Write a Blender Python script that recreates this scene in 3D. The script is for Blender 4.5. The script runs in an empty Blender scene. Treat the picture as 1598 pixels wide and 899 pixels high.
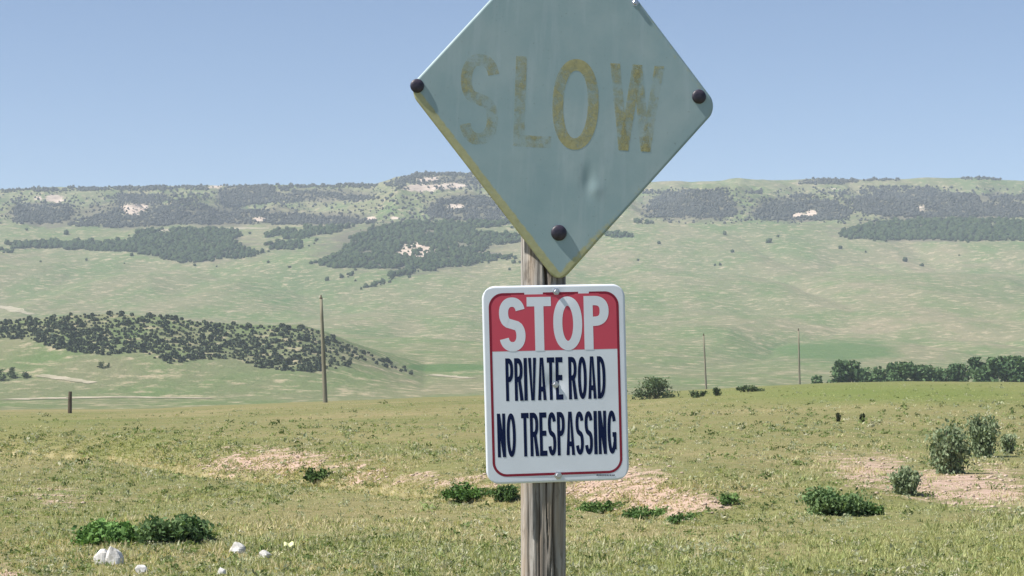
import bpy, math
import numpy as np
from mathutils import Vector, Matrix

# ------------------------------------------------------------------ camera, sky, sun, exposure
scene = bpy.context.scene
COL = scene.collection
R = math.radians
F, CX, HY, ZC = 2982.0, 799.0, 590.0, 1.7      # focal length, principal column, level line (photo pixels), eye height (m)

cam = bpy.data.cameras.new('camera')
cam.sensor_width = 36.0
cam.lens = 36.0 * F / 1598.0
cam.shift_y = (HY - 449.5) / 1598.0
cam.clip_start = 0.1
cam.clip_end = 20000
cam_ob = bpy.data.objects.new('camera', cam)
cam_ob.location = (0, 0, ZC)
cam_ob.rotation_euler = (R(90), 0, 0)
COL.objects.link(cam_ob)
scene.camera = cam_ob

SUN_EL, SUN_AZ = 53.0, 253.0                    # azimuth clockwise from +Y
world = bpy.data.worlds.new('World')
scene.world = world
world.use_nodes = True
wn = world.node_tree
sky = wn.nodes.new('ShaderNodeTexSky')
sky.sky_type = 'NISHITA'
sky.sun_disc = False
sky.sun_elevation = R(SUN_EL)
sky.sun_rotation = R(SUN_AZ)
sky.altitude = 2200
sky.air_density = 0.85
sky.dust_density = 3.5
sky.ozone_density = 1.6
wn.links.new(sky.outputs[0], wn.nodes['Background'].inputs[0])
wn.nodes['Background'].inputs[1].default_value = 0.076

sun = bpy.data.lights.new('sun', 'SUN')
sun.energy = 4.4
sun.angle = R(0.55)
sun.color = (1.0, 0.95, 0.87)
sun_ob = bpy.data.objects.new('sun', sun)
to_sun = Vector((math.sin(R(SUN_AZ)) * math.cos(R(SUN_EL)), math.cos(R(SUN_AZ)) * math.cos(R(SUN_EL)), math.sin(R(SUN_EL))))
sun_ob.rotation_euler = to_sun.to_track_quat('Z', 'Y').to_euler()
sun_ob.location = (-20, 0, 40)
COL.objects.link(sun_ob)

vs = scene.view_settings
vs.view_transform = 'Standard'
vs.look = 'None'
vs.exposure = 0.88
vs.gamma = 1.0
vs.use_curve_mapping = False
scene.cycles.use_denoising = True
scene.cycles.volume_bounces = 1
scene.cycles.max_bounces = 6
scene.cycles.transparent_max_bounces = 12

rng = np.random.default_rng(11)

# ------------------------------------------------------------------ noise and terrain shape
_T = np.random.default_rng(3).random((256, 256))


def vnoise(x, y):
    x = np.asarray(x, float); y = np.asarray(y, float)
    xi = np.floor(x).astype(int); yi = np.floor(y).astype(int)
    fx = x - xi; fy = y - yi
    fx = fx * fx * (3 - 2 * fx); fy = fy * fy * (3 - 2 * fy)
    g = lambda a, b: _T[a & 255, b & 255]
    return (g(xi, yi) * (1 - fx) + g(xi + 1, yi) * fx) * (1 - fy) + (g(xi, yi + 1) * (1 - fx) + g(xi + 1, yi + 1) * fx) * fy


def fbm(x, y, o=4):
    s, a = 0.0, 0.5
    for i in range(o):
        s = s + a * (vnoise(x * 2 ** i + 17.3 * i, y * 2 ** i + 5.1 * i) - 0.5)
        a *= 0.5
    return s * 2            # about -1 .. 1


def sm(a, b, t):
    t = np.clip((t - a) / (b - a), 0, 1)
    return t * t * (3 - 2 * t)


def curve(pts):
    p = np.array(pts, float)
    return lambda v: np.interp(v, p[:, 0], p[:, 1])


RIM = curve([(-400, 700), (0, 705), (180, 714), (300, 736), (420, 745), (540, 757), (700, 776), (820, 788), (900, 786), (1000, 800), (1100, 812), (1200, 806), (1350, 808), (1450, 800), (1598, 800), (2200, 800)])
RIDGE = curve([(-400, 645), (0, 642), (250, 639), (400, 632), (550, 625), (750, 618), (980, 617), (1080, 609), (1180, 603), (1300, 598), (1420, 595), (1598, 597), (2200, 600)])
HILL = curve([(-900, 540), (-400, 505), (0, 499), (50, 496), (110, 490), (170, 488), (250, 494), (310, 504), (410, 511), (470, 511), (510, 524), (570, 550), (620, 572), (665, 588), (700, 600), (3000, 600)])
BASE = curve([(-900, 360), (0, 356), (420, 354), (600, 350), (800, 346), (1000, 346), (1300, 348), (1598, 345), (2500, 345)])
SKYL = curve([(-900, 300), (0, 297), (150, 293), (330, 290), (440, 289), (585, 289), (615, 280), (655, 272), (735, 271), (770, 278), (850, 284), (1010, 285), (1235, 283), (1262, 281), (1300, 279), (1350, 281), (1450, 279), (1540, 278), (1565, 282), (1598, 284), (2500, 286)])
BENCH = curve([(-900, 0.45), (200, 0.5), (420, 0.3), (620, 0.55), (800, 0.4), (1000, 0.3), (1150, 0.6), (1300, 0.35), (1450, 0.5), (2500, 0.4)])


def H(x, Y):
    x, Y = np.broadcast_arrays(np.asarray(x, float), np.asarray(Y, float))
    px = np.clip(CX + F * x / np.maximum(Y, 12), -900, 2500)
    Yr = ZC * F / (RIM(px) - HY)
    zr = ZC + (HY - RIDGE(px)) * 160 / F
    near = 1 - sm(150, 230, Y)
    amp = sm(10, 20, Y)
    z = (fbm(x / 7, Y / 7, 3) * 0.10 + fbm(x / 1.1, Y / 1.1, 2) * 0.035) * near * amp
    t = Y - Yr
    ds = 0.55 + 0.45 * sm(700, 300, px) + 0.25 * np.exp(-((px - 1000) / 110) ** 2) - 0.35 * sm(1130, 1250, px)
    z = z - 0.85 * ds * np.exp(-((t - 3.4) / 2.4) ** 2) * (Y > 12)
    z = z + 0.32 * ds * np.exp(-((t - 11) / 5.0) ** 2) * (Y > 12)
    s = sm(Yr + 5, 160, Y)
    z = z + zr * s + fbm(x / 22, Y / 22, 2) * 0.35 * sm(Yr + 6, Yr + 30, Y) * (1 - sm(120, 158, Y))
    # valley beyond the ridge, then the long slope up to the foot of the mesas
    zb = ZC + (HY - BASE(px)) * 1500 / F
    zv = -5.0
    z = np.where(Y > 160, z + (zv - zr) * sm(160, 290, Y), z)
    q = np.clip((Y - 290) / 1210, 0, 1)
    z = z + (zb - zv) * q ** 2.1
    und = sm(420, 900, Y) * (1 - sm(1350, 1560, Y))
    z = z + und * (fbm(x / 210, Y / 260, 3) * 9 + fbm(x / 45 + 9, Y / 120, 3) * 2.2 - np.maximum(0, 0.22 - np.abs(fbm(x / 150 + 2.5, Y / 480, 3))) * 22)
    # wooded hill on the left, in front of the slope
    z600 = zv + (zb - zv) * (310 / 1210) ** 2.1
    crest = np.maximum(0, ZC + (HY - HILL(px)) * 600 / F - z600)
    g = np.where(Y < 600, sm(445, 600, Y), 1 - sm(600, 760, Y))
    z = z + crest * g * (1 + 0.10 * fbm(x / 30, Y / 40, 3) * (Y < 590))
    # mesas
    zt = ZC + (HY - SKYL(px)) * 1900 / F
    tm = np.clip((Y - 1500) / 400, 0, 1)
    b = BENCH(px) + 0.12 * fbm(x / 90, Y * 0 + 3.3, 2)
    prof = b * sm(0.0, 0.42, tm) + 0.12 * sm(0.3, 0.8, tm) + (0.88 - b) * sm(0.66, 1.0, tm)
    gul = (np.abs(fbm(x / 70, Y / 160 + 4, 4)) - 0.25) * 34 * np.sin(np.pi * tm)
    z = z + (zt - zb) * prof + gul + fbm(x / 25, Y / 40 + 8, 3) * 5 * np.sin(np.pi * tm) ** 0.7
    z = z - np.maximum(0, Y - 1930) * 0.012
    return z


_YS = np.concatenate([np.linspace(8, 60, 420), np.linspace(60.3, 170, 240), np.linspace(172, 900, 420), np.linspace(902, 1935, 480)])
_PC = np.arange(-120, 1725, 4.0)
_TX = (_PC[:, None] - CX) / F * _YS[None]
_TY = HY - F * (H(_TX, np.broadcast_to(_YS[None], _TX.shape)) - ZC) / _YS[None]
_TY = np.minimum.accumulate(_TY, axis=1)          # height in view of the highest ground up to each distance


def hit(px, py):
    """First ground point met by the sight line through a photo pixel."""
    px = np.atleast_1d(np.asarray(px, float)); py = np.atleast_1d(np.asarray(py, float))
    ci = np.clip(np.rint((px - _PC[0]) / 4).astype(int), 0, len(_PC) - 1)
    i = np.zeros(len(px), int)
    for k in np.unique(ci):
        m = ci == k
        i[m] = np.searchsorted(-_TY[k], -py[m])
    ok = i < len(_YS)
    i = np.clip(i, 1, len(_YS) - 1)
    y0, y1 = _TY[ci, i - 1], _TY[ci, i]
    t = np.clip((y0 - py) / np.maximum(y0 - y1, 1e-6), 0, 1)
    Y = _YS[i - 1] + (_YS[i] - _YS[i - 1]) * t
    xx = (px - CX) / F * Y
    return np.stack([xx, Y, H(xx, Y)], 1), ok


def hit1(px, py):
    o, k = hit([px], [py]); return o[0]


def at(px, Y):
    x = (px - CX) / F * Y
    return np.array([x, Y, float(H(x, Y))])


def inpoly(px, py, poly):
    c = np.zeros(len(px), bool); n = len(poly)
    for i in range(n):
        x1, y1 = poly[i]; x2, y2 = poly[(i + 1) % n]
        m = ((y1 > py) != (y2 > py)) & (px < (x2 - x1) * (py - y1) / ((y2 - y1) if y2 != y1 else 1e-9) + x1)
        c ^= m
    return c


# ------------------------------------------------------------------ mesh and tagging helpers
def tag(o, label=None, cat=None, group=None, kind=None):
    if label: o['label'] = label
    if cat: o['category'] = cat
    if group: o['group'] = group
    if kind: o['kind'] = kind
    return o


def empty(name, loc):
    o = bpy.data.objects.new(name, None)
    o.empty_display_size = 0.1
    o.location = loc
    COL.objects.link(o)
    return o


def link(name, me, mat, parent=None):
    if mat is not None and not me.materials:
        me.materials.append(mat)
    o = bpy.data.objects.new(name, me)
    COL.objects.link(o)
    o.parent = parent
    return o


def mesh_np(name, V, Fc, smooth=False, color=None):
    """V (n,3); Fc (m,k) with one k; color per vertex (n,3) -> attribute 'tint'."""
    V = np.asarray(V, np.float32); Fc = np.asarray(Fc, np.int32)
    me = bpy.data.meshes.new(name)
    me.vertices.add(len(V)); me.vertices.foreach_set('co', V.ravel())
    m, k = Fc.shape
    me.loops.add(m * k); me.loops.foreach_set('vertex_index', Fc.ravel())
    me.polygons.add(m)
    me.polygons.foreach_set('loop_start', np.arange(0, m * k, k, dtype=np.int32))
    me.polygons.foreach_set('loop_total', np.full(m, k, np.int32))
    if smooth:
        me.polygons.foreach_set('use_smooth', np.ones(m, bool))
    me.update(calc_edges=True)
    if color is not None:
        a = me.attributes.new('tint', 'FLOAT_COLOR', 'POINT')
        c = np.ones((len(V), 4), np.float32); c[:, :3] = color
        a.data.foreach_set('color', c.ravel())
    return me


def mesh_py(name, V, Fc, smooth=False):
    me = bpy.data.meshes.new(name)
    me.from_pydata([tuple(map(float, v)) for v in V], [], [tuple(map(int, f)) for f in Fc])
    if smooth:
        me.polygons.foreach_set('use_smooth', np.ones(len(me.polygons), bool))
    me.update()
    return me


def lathe(prof, n=24, axis='z'):
    """prof: list of (r,h); returns V,F closed at both ends when r=0."""
    V, Fc = [], []
    for r, h in prof:
        for k in range(n):
            a = 2 * math.pi * k / n
            V.append((r * math.cos(a), r * math.sin(a), h))
    for i in range(len(prof) - 1):
        for k in range(n):
            k2 = (k + 1) % n
            Fc.append((i * n + k, i * n + k2, (i + 1) * n + k2, (i + 1) * n + k))
    Fc.append(tuple(range(n))[::-1]); Fc.append(tuple((len(prof) - 1) * n + k for k in range(n)))
    return V, Fc


# ------------------------------------------------------------------ materials
def mat(name):
    m = bpy.data.materials.new(name); m.use_nodes = True
    nt = m.node_tree
    return m, nt, nt.nodes['Principled BSDF']


def N(nt, kind, **kw):
    n = nt.nodes.new(kind)
    for k, v in kw.items():
        if k == 'ins':
            for a, b in v.items(): n.inputs[a].default_value = b
        else: setattr(n, k, v)
    return n


def noise(nt, vec, scale, detail=4, rough=0.55):
    n = N(nt, 'ShaderNodeTexNoise', ins={'Scale': scale, 'Detail': detail, 'Roughness': rough})
    nt.links.new(vec, n.inputs['Vector'])
    return n.outputs['Fac']


def ramp(nt, fac, stops, interp='LINEAR'):
    r = N(nt, 'ShaderNodeValToRGB'); cr = r.color_ramp; cr.interpolation = interp
    while len(cr.elements) < len(stops): cr.elements.new(0.5)
    for e, (p, c) in zip(cr.elements, stops):
        e.position = p
        e.color = (c[0], c[1], c[2], 1) if isinstance(c, (tuple, list)) else (c, c, c, 1)
    nt.links.new(fac, r.inputs[0])
    return r.outputs[0]


def mixc(nt, fac, a, b, blend='MIX'):
    m = N(nt, 'ShaderNodeMix', data_type='RGBA', blend_type=blend)
    for sock, v in ((m.inputs[0], fac), (m.inputs[6], a), (m.inputs[7], b)):
        if hasattr(v, 'is_output') or isinstance(v, bpy.types.NodeSocket): nt.links.new(v, sock)
        elif isinstance(v, (int, float)): sock.default_value = v
        else: sock.default_value = (*v, 1)
    return m.outputs[2]


def math_(nt, op, a, b=None, c=None, clamp=False):
    m = N(nt, 'ShaderNodeMath', operation=op, use_clamp=clamp)
    for i, v in enumerate((a, b, c)):
        if v is None: continue
        if isinstance(v, bpy.types.NodeSocket): nt.links.new(v, m.inputs[i])
        else: m.inputs[i].default_value = v
    return m.outputs[0]


def mapping(nt, vec, scale):
    mp = N(nt, 'ShaderNodeMapping'); mp.inputs['Scale'].default_value = scale
    nt.links.new(vec, mp.inputs['Vector']); return mp.outputs[0]


def bump(nt, bsdf, h, strength, dist):
    b = N(nt, 'ShaderNodeBump', ins={'Strength': strength, 'Distance': dist})
    nt.links.new(h, b.inputs['Height']); nt.links.new(b.outputs[0], bsdf.inputs['Normal'])


def attr(nt, name, out='Fac'):
    return N(nt, 'ShaderNodeAttribute', attribute_name=name).outputs[out]


M = {}


def build_ground_material():
    m, nt, b = mat('prairie'); M['ground'] = m
    P = N(nt, 'ShaderNodeNewGeometry').outputs['Position']
    big = noise(nt, P, 0.07, 3); mid = noise(nt, P, 0.55, 4); fine = noise(nt, P, 5.0, 5, 0.65)
    col = ramp(nt, big, [(0.33, (0.140, 0.155, 0.056)), (0.5, (0.190, 0.184, 0.080)), (0.66, (0.255, 0.218, 0.112))])
    col = mixc(nt, ramp(nt, mid, [(0.42, 0.0), (0.62, 0.75)]), col, (0.215, 0.185, 0.090))
    col = mixc(nt, ramp(nt, fine, [(0.46, 0.0), (0.66, 0.6)]), col, (0.095, 0.112, 0.040))
    soil = ramp(nt, math_(nt, 'ADD', attr(nt, 'soil'), math_(nt, 'MULTIPLY', math_(nt, 'SUBTRACT', noise(nt, P, 1.5, 6, 0.78), 0.5), 3.0)), [(0.48, 0.0), (0.80, 0.95)])
    scol = ramp(nt, noise(nt, P, 3.0, 6, 0.7), [(0.3, (0.21, 0.15, 0.105)), (0.46, (0.375, 0.270, 0.215)), (0.70, (0.48, 0.36, 0.30))])
    straw = math_(nt, 'MULTIPLY', attr(nt, 'straw'), ramp(nt, noise(nt, P, 0.9, 4), [(0.3, 0.25), (0.6, 1.0)]))
    col = mixc(nt, straw, col, (0.37, 0.32, 0.185))
    col = mixc(nt, soil, col, scol)
    lush = attr(nt, 'lush')
    col = mixc(nt, math_(nt, 'MULTIPLY', lush, 0.75), col, (0.125, 0.165, 0.040))
    nt.links.new(col, b.inputs['Base Color'])
    b.inputs['Roughness'].default_value = 0.95; b.inputs['Specular IOR Level'].default_value = 0.1
    bump(nt, b, math_(nt, 'ADD', fine, math_(nt, 'MULTIPLY', noise(nt, P, 18, 3), 0.5)), 0.45, 0.05)

    m, nt, b = mat('hill_grass'); M['hill'] = m
    P = N(nt, 'ShaderNodeNewGeometry').outputs['Position']
    PM = mapping(nt, P, (1, 0.45, 1))
    big = noise(nt, PM, 0.008, 4); mid = noise(nt, PM, 0.035, 5, 0.6); fine = noise(nt, P, 0.16, 5, 0.7)
    col = ramp(nt, big, [(0.3, (0.100, 0.135, 0.062)), (0.5, (0.150, 0.160, 0.088)), (0.7, (0.205, 0.185, 0.118))])
    col = mixc(nt, ramp(nt, mid, [(0.45, 0.0), (0.64, 0.8)]), col, (0.10, 0.150, 0.058))
    col = mixc(nt, ramp(nt, fine, [(0.52, 0.0), (0.66, 0.9)]), col, (0.330, 0.280, 0.190))
    col = mixc(nt, ramp(nt, noise(nt, P, 0.09, 5, 0.7), [(0.58, 0.0), (0.70, 0.8)]), col, (0.085, 0.12, 0.05))
    col = mixc(nt, ramp(nt, math_(nt, 'ADD', attr(nt, 'lush'), math_(nt, 'MULTIPLY', math_(nt, 'SUBTRACT', noise(nt, P, 0.03, 5, 0.7), 0.5), 1.0)), [(0.45, 0.0), (0.7, 0.8)]), col, (0.065, 0.125, 0.042))
    rock = ramp(nt, math_(nt, 'ADD', attr(nt, 'pale'), math_(nt, 'MULTIPLY', math_(nt, 'SUBTRACT', noise(nt, mapping(nt, P, (1, 0.5, 2)), 0.10, 5, 0.8), 0.5), 2.0)), [(0.45, 0.0), (0.62, 0.95)])
    rcol = ramp(nt, noise(nt, mapping(nt, P, (0.3, 0.3, 1.6)), 0.25, 4, 0.7), [(0.3, (0.34, 0.27, 0.22)), (0.55, (0.50, 0.41, 0.34)), (0.7, (0.60, 0.52, 0.45))])
    col = mixc(nt, rock, col, rcol)
    scr = ramp(nt, math_(nt, 'ADD', attr(nt, 'scrub'), math_(nt, 'MULTIPLY', math_(nt, 'SUBTRACT', noise(nt, P, 0.05, 5, 0.7), 0.5), 1.2)), [(0.35, 0.0), (0.6, 0.8)])
    col = mixc(nt, math_(nt, 'MULTIPLY', scr, math_(nt, 'SUBTRACT', 1.0, rock)), col, (0.115, 0.105, 0.080))
    nt.links.new(col, b.inputs['Base Color'])
    b.inputs['Roughness'].default_value = 1.0; b.inputs['Specular IOR Level'].default_value = 0.0
    bump(nt, b, noise(nt, P, 0.12, 5, 0.7), 0.5, 3.0)


def tint_material(key, rough=0.75, transl=0.25, spec=0.15):
    m, nt, b = mat(key); M[key] = m
    c = attr(nt, 'tint', 'Color')
    nt.links.new(c, b.inputs['Base Color'])
    b.inputs['Roughness'].default_value = rough; b.inputs['Specular IOR Level'].default_value = spec
    if transl:
        tr = N(nt, 'ShaderNodeBsdfTranslucent'); nt.links.new(mixc(nt, 1.0, c, (1.0, 1.0, 0.55), 'MULTIPLY'), tr.inputs[0])
        mx = N(nt, 'ShaderNodeMixShader'); mx.inputs[0].default_value = transl
        nt.links.new(b.outputs[0], mx.inputs[1]); nt.links.new(tr.outputs[0], mx.inputs[2])
        nt.links.new(mx.outputs[0], nt.nodes['Material Output'].inputs[0])
    return m


build_ground_material()
tint_material('leaf', 0.7, 0.22)
tint_material('grass', 0.8, 0.35)
tint_material('far_leaf', 0.95, 0.0, 0.0)


def plain(key, stops, scale, stretch=(1, 1, 1), rough=0.85, spec=0.2, bs=0.4, bd=0.01, detail=5):
    m, nt, b = mat(key); M[key] = m
    P = mapping(nt, N(nt, 'ShaderNodeTexCoord').outputs['Object'], stretch)
    n = noise(nt, P, scale, detail, 0.65)
    nt.links.new(ramp(nt, n, stops), b.inputs['Base Color'])
    b.inputs['Roughness'].default_value = rough; b.inputs['Specular IOR Level'].default_value = spec
    bump(nt, b, n, bs, bd)
    return m


plain('bark', [(0.3, (0.07, 0.055, 0.04)), (0.7, (0.17, 0.14, 0.11))], 6, (1, 1, 0.25))
plain('pole_wood', [(0.3, (0.13, 0.12, 0.085)), (0.7, (0.25, 0.235, 0.17))], 5, (1, 1, 0.08))
plain('old_post', [(0.3, (0.05, 0.035, 0.025)), (0.7, (0.12, 0.09, 0.06))], 9, (1, 1, 0.15))
plain('rock', [(0.3, (0.30, 0.285, 0.26)), (0.48, (0.52, 0.51, 0.49)), (0.66, (0.70, 0.70, 0.69))], 9, rough=0.9, bd=0.02)
plain('clod', [(0.3, (0.34, 0.26, 0.20)), (0.7, (0.55, 0.45, 0.37))], 2.0, rough=0.95)
plain('lemon', [(0.3, (0.58, 0.60, 0.26)), (0.7, (0.70, 0.71, 0.42))], 12, rough=0.5)
plain('dust_track', [(0.35, (0.22, 0.21, 0.14)), (0.65, (0.38, 0.34, 0.26))], 0.2, rough=1.0, spec=0.0, bd=0.2)

# ------------------------------------------------------------------ the ground: three sheets that share their border rows
SOIL = [  # (px, py, rx, ry, strength): bare earth on the ditch bank
    (430, 722, 120, 22, 0.75), (330, 728, 60, 10, 0.6), (560, 742, 120, 16, 0.55), (700, 752, 110, 14, 0.55), (770, 745, 60, 10, 0.6),
    (960, 760, 90, 32, 0.95), (1040, 785, 90, 24, 0.9), (1010, 740, 50, 16, 0.5), (1130, 800, 60, 10, 0.4),
    (1360, 735, 60, 26, 0.75), (1310, 720, 60, 18, 0.45), (1470, 755, 110, 22, 0.8), (1540, 770, 90, 26, 0.75), (1560, 735, 60, 16, 0.5), (1180, 770, 80, 26, 0.3),
    (90, 775, 90, 24, 0.42), (10, 895, 30, 14, 0.7), (40, 800, 60, 15, 0.3)]
PALE = [  # light rock and cliff faces on the hills
    (205, 326, 16, 8, 1.0), (222, 324, 8, 6, 0.9), (85, 310, 14, 6, 0.8), (60, 311, 8, 4, 0.6), (405, 342, 10, 4, 0.7), (335, 292, 18, 3, 0.6),
    (654, 389, 26, 10, 1.0), (642, 395, 20, 8, 1.0), (658, 293, 28, 5, 1.0), (705, 290, 26, 6, 0.75), (668, 280, 16, 4, 0.8), (712, 322, 16, 5, 0.7), (580, 341, 7, 4, 0.9), (615, 340, 10, 3, 0.6),
    (1267, 333, 8, 4, 1.0), (1245, 336, 12, 5, 0.75), (1440, 325, 10, 8, 0.5), (1300, 294, 14, 2.5, 0.4), (1120, 315, 9, 4, 0.4), (1395, 298, 8, 3, 0.4)]
LUSH_HILL = [(1300, 548, 120, 20, 0.7), (1180, 555, 110, 16, 0.5), (700, 574, 70, 7, 0.9), (570, 517, 45, 6, 0.55), (440, 470, 40, 6, 0.5), (1040, 560, 60, 12, 0.4), (300, 455, 60, 10, 0.3)]
LUSH_NEAR = [(1400, 613, 260, 16, 0.9), (1200, 622, 140, 10, 0.4), (60, 660, 140, 12, 0.3), (1400, 830, 200, 16, 0.25)]
SCRUB = [(70, 335, 50, 18, 0.9), (200, 335, 70, 20, 0.9), (340, 338, 90, 14, 0.9), (380, 305, 40, 18, 0.8), (500, 305, 80, 12, 0.7), (500, 342, 80, 10, 0.8), (720, 325, 50, 20, 0.9), (690, 282, 60, 10, 0.6),
         (1080, 322, 75, 20, 0.9), (1245, 328, 70, 18, 0.9), (1420, 320, 70, 22, 0.9), (1540, 322, 70, 18, 0.9), (1300, 282, 45, 6, 0.7), (640, 385, 130, 40, 0.75), (310, 383, 80, 24, 0.75), (1460, 360, 140, 16, 0.8)]


def blobs(px, py, L):
    a = np.zeros_like(px)
    for (cx, cy, rx, ry, s) in L:
        d = ((px - cx) / rx) ** 2 + ((py - cy) / ry) ** 2
        a = np.maximum(a, s * np.exp(-d * 0.7) * 1.25)
    return np.minimum(a, 1.0)


COLS = np.concatenate([np.linspace(-900, -80, 42)[:-1], np.linspace(-80, 1680, 420), np.linspace(1680, 2500, 42)[1:]])
ROW_A = np.concatenate([np.linspace(-10, 13, 12)[:-1], 13 * (170 / 13.0) ** np.linspace(0, 1, 230)])
ROW_B = np.concatenate([np.linspace(170, 330, 24)[:-1], np.linspace(330, 1495, 260)])
ROW_C = np.concatenate([np.linspace(1495, 1935, 130)[:-1], np.array([1935, 1980, 2100, 2400, 3000, 4200])])


def sheet(name, rows, material, near):
    C, Yg = np.meshgrid(COLS, rows)
    Xg = (C - CX) / F * np.maximum(Yg, 0) + (C - CX) / F * 14 * (1 - sm(0, 170, Yg))
    Z = H(Xg, Yg)
    V = np.stack([Xg, Yg, Z], -1).reshape(-1, 3)
    nr, nc = C.shape
    idx = np.arange(nr * nc).reshape(nr, nc)
    Fc = np.stack([idx[:-1, :-1], idx[:-1, 1:], idx[1:, 1:], idx[1:, :-1]], -1).reshape(-1, 4)
    me = mesh_np(name, V, Fc, smooth=True)
    Ys = np.maximum(V[:, 1], 1)
    px = CX + F * V[:, 0] / Ys; py = HY - F * (V[:, 2] - ZC) / Ys
    A = {'soil': blobs(px, py, SOIL), 'lush': blobs(px, py, LUSH_NEAR), 'straw': np.exp(-((py - RIM(px) - 1) / 3.0) ** 2) * sm(880, 800, px)} if near else {'pale': blobs(px, py, PALE), 'lush': blobs(px, py, LUSH_HILL), 'scrub': blobs(px, py, SCRUB)}
    for k, v in A.items():
        a = me.attributes.new(k, 'FLOAT', 'POINT'); a.data.foreach_set('value', v.astype(np.float32))
    return tag(link(name, me, material), kind='structure')


sheet('ground', ROW_A, M['ground'], True)
sheet('hillside', ROW_B, M['hill'], False)
sheet('mesa', ROW_C, M['hill'], False)


def track(pts, w0, w1, name='dirt_track'):
    """Pale wheel track laid over the ground through points seen in the photograph."""
    P = np.array(pts, float)
    t = np.linspace(0, 1, 60); s = np.linspace(0, 1, len(P))
    px = np.interp(t, s, P[:, 0]); py = np.interp(t, s, P[:, 1]) + 0.5 * fbm(t * 9, t * 0 + 2.2, 2)
    c, _ = hit(px, py)
    d = np.gradient(c[:, :2], axis=0); d /= np.linalg.norm(d, axis=1)[:, None] + 1e-9
    n = np.stack([-d[:, 1], d[:, 0]], 1)
    w = np.interp(t, [0, 1], [w0, w1]) * (1 + 0.5 * fbm(t * 14, t * 0 + 7.7, 3))
    V = []
    for k in (-1, -0.33, 0.33, 1):
        xy = c[:, :2] + n * (w * k)[:, None]
        V.append(np.concatenate([xy, (H(xy[:, 0], xy[:, 1]) + 0.12)[:, None]], 1))
    V = np.stack(V, 1).reshape(-1, 3); q = np.arange(60 * 4).reshape(60, 4)
    Fc = np.stack([q[:-1, :-1], q[:-1, 1:], q[1:, 1:], q[1:, :-1]], -1).reshape(-1, 4)
    return tag(link(name, mesh_np(name, V, Fc, True), M['dust_track']), kind='structure')


track([(20, 624), (80, 622), (190, 620), (330, 622)], 4.0, 1.5)
track([(60, 586), (100, 591), (145, 598)], 1.6, 1.6)
track([(-30, 476), (10, 480), (50, 491)], 5.0, 2.5)
track([(672, 585), (705, 588), (738, 591)], 2.6, 1.8)
track([(240, 360), (300, 357), (420, 356)], 6, 4)


# ------------------------------------------------------------------ foliage makers
def leaf_quads(centers, size, r, up=0.0, aspect=0.55):
    """One small leaf-shaped quad (diamond) at every centre."""
    n = len(centers)
    d = r.normal(size=(n, 3)); d[:, 2] += up; d /= np.linalg.norm(d, axis=1)[:, None]
    e = np.cross(d, r.normal(size=(n, 3))); e /= np.linalg.norm(e, axis=1)[:, None] + 1e-9
    L = (size * r.uniform(0.6, 1.3, n))[:, None]
    V = np.stack([centers - d * L * 0.5, centers + e * L * aspect * 0.5, centers + d * L * 0.5, centers - e * L * aspect * 0.5], 1).reshape(-1, 3)
    return V, np.arange(4 * n).reshape(n, 4)


def tube(pts, rad, sides=6):
    V, Fc = [], []
    pts = [Vector(p) for p in pts]
    for i, p in enumerate(pts):
        t = (pts[min(i + 1, len(pts) - 1)] - pts[max(i - 1, 0)]).normalized()
        a = t.orthogonal().normalized(); b = t.cross(a)
        for k in range(sides):
            an = 2 * math.pi * k / sides
            V.append(p + (a * math.cos(an) + b * math.sin(an)) * rad[i])
    for i in range(len(pts) - 1):
        for k in range(sides):
            k2 = (k + 1) % sides
            Fc.append((i * sides + k, i * sides + k2, (i + 1) * sides + k2, (i + 1) * sides + k))
    Fc.append(tuple((len(pts) - 1) * sides + k for k in range(sides)))
    return V, Fc


def stems(name, base_pts, tips, r0, parent, material, sides=5):
    V, Fc = [], []
    for b, t in zip(base_pts, tips):
        b = Vector(b); t = Vector(t)
        m = (b + t) / 2 + Vector((0, 0, 0.12 * (t - b).length))
        v, f = tube([b, m, t], [r0, r0 * 0.6, r0 * 0.2], sides)
        o = len(V); V += v; Fc += [tuple(i + o for i in q) for q in f]
    return link(name, mesh_py(name, V, Fc, True), material, parent)


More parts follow.
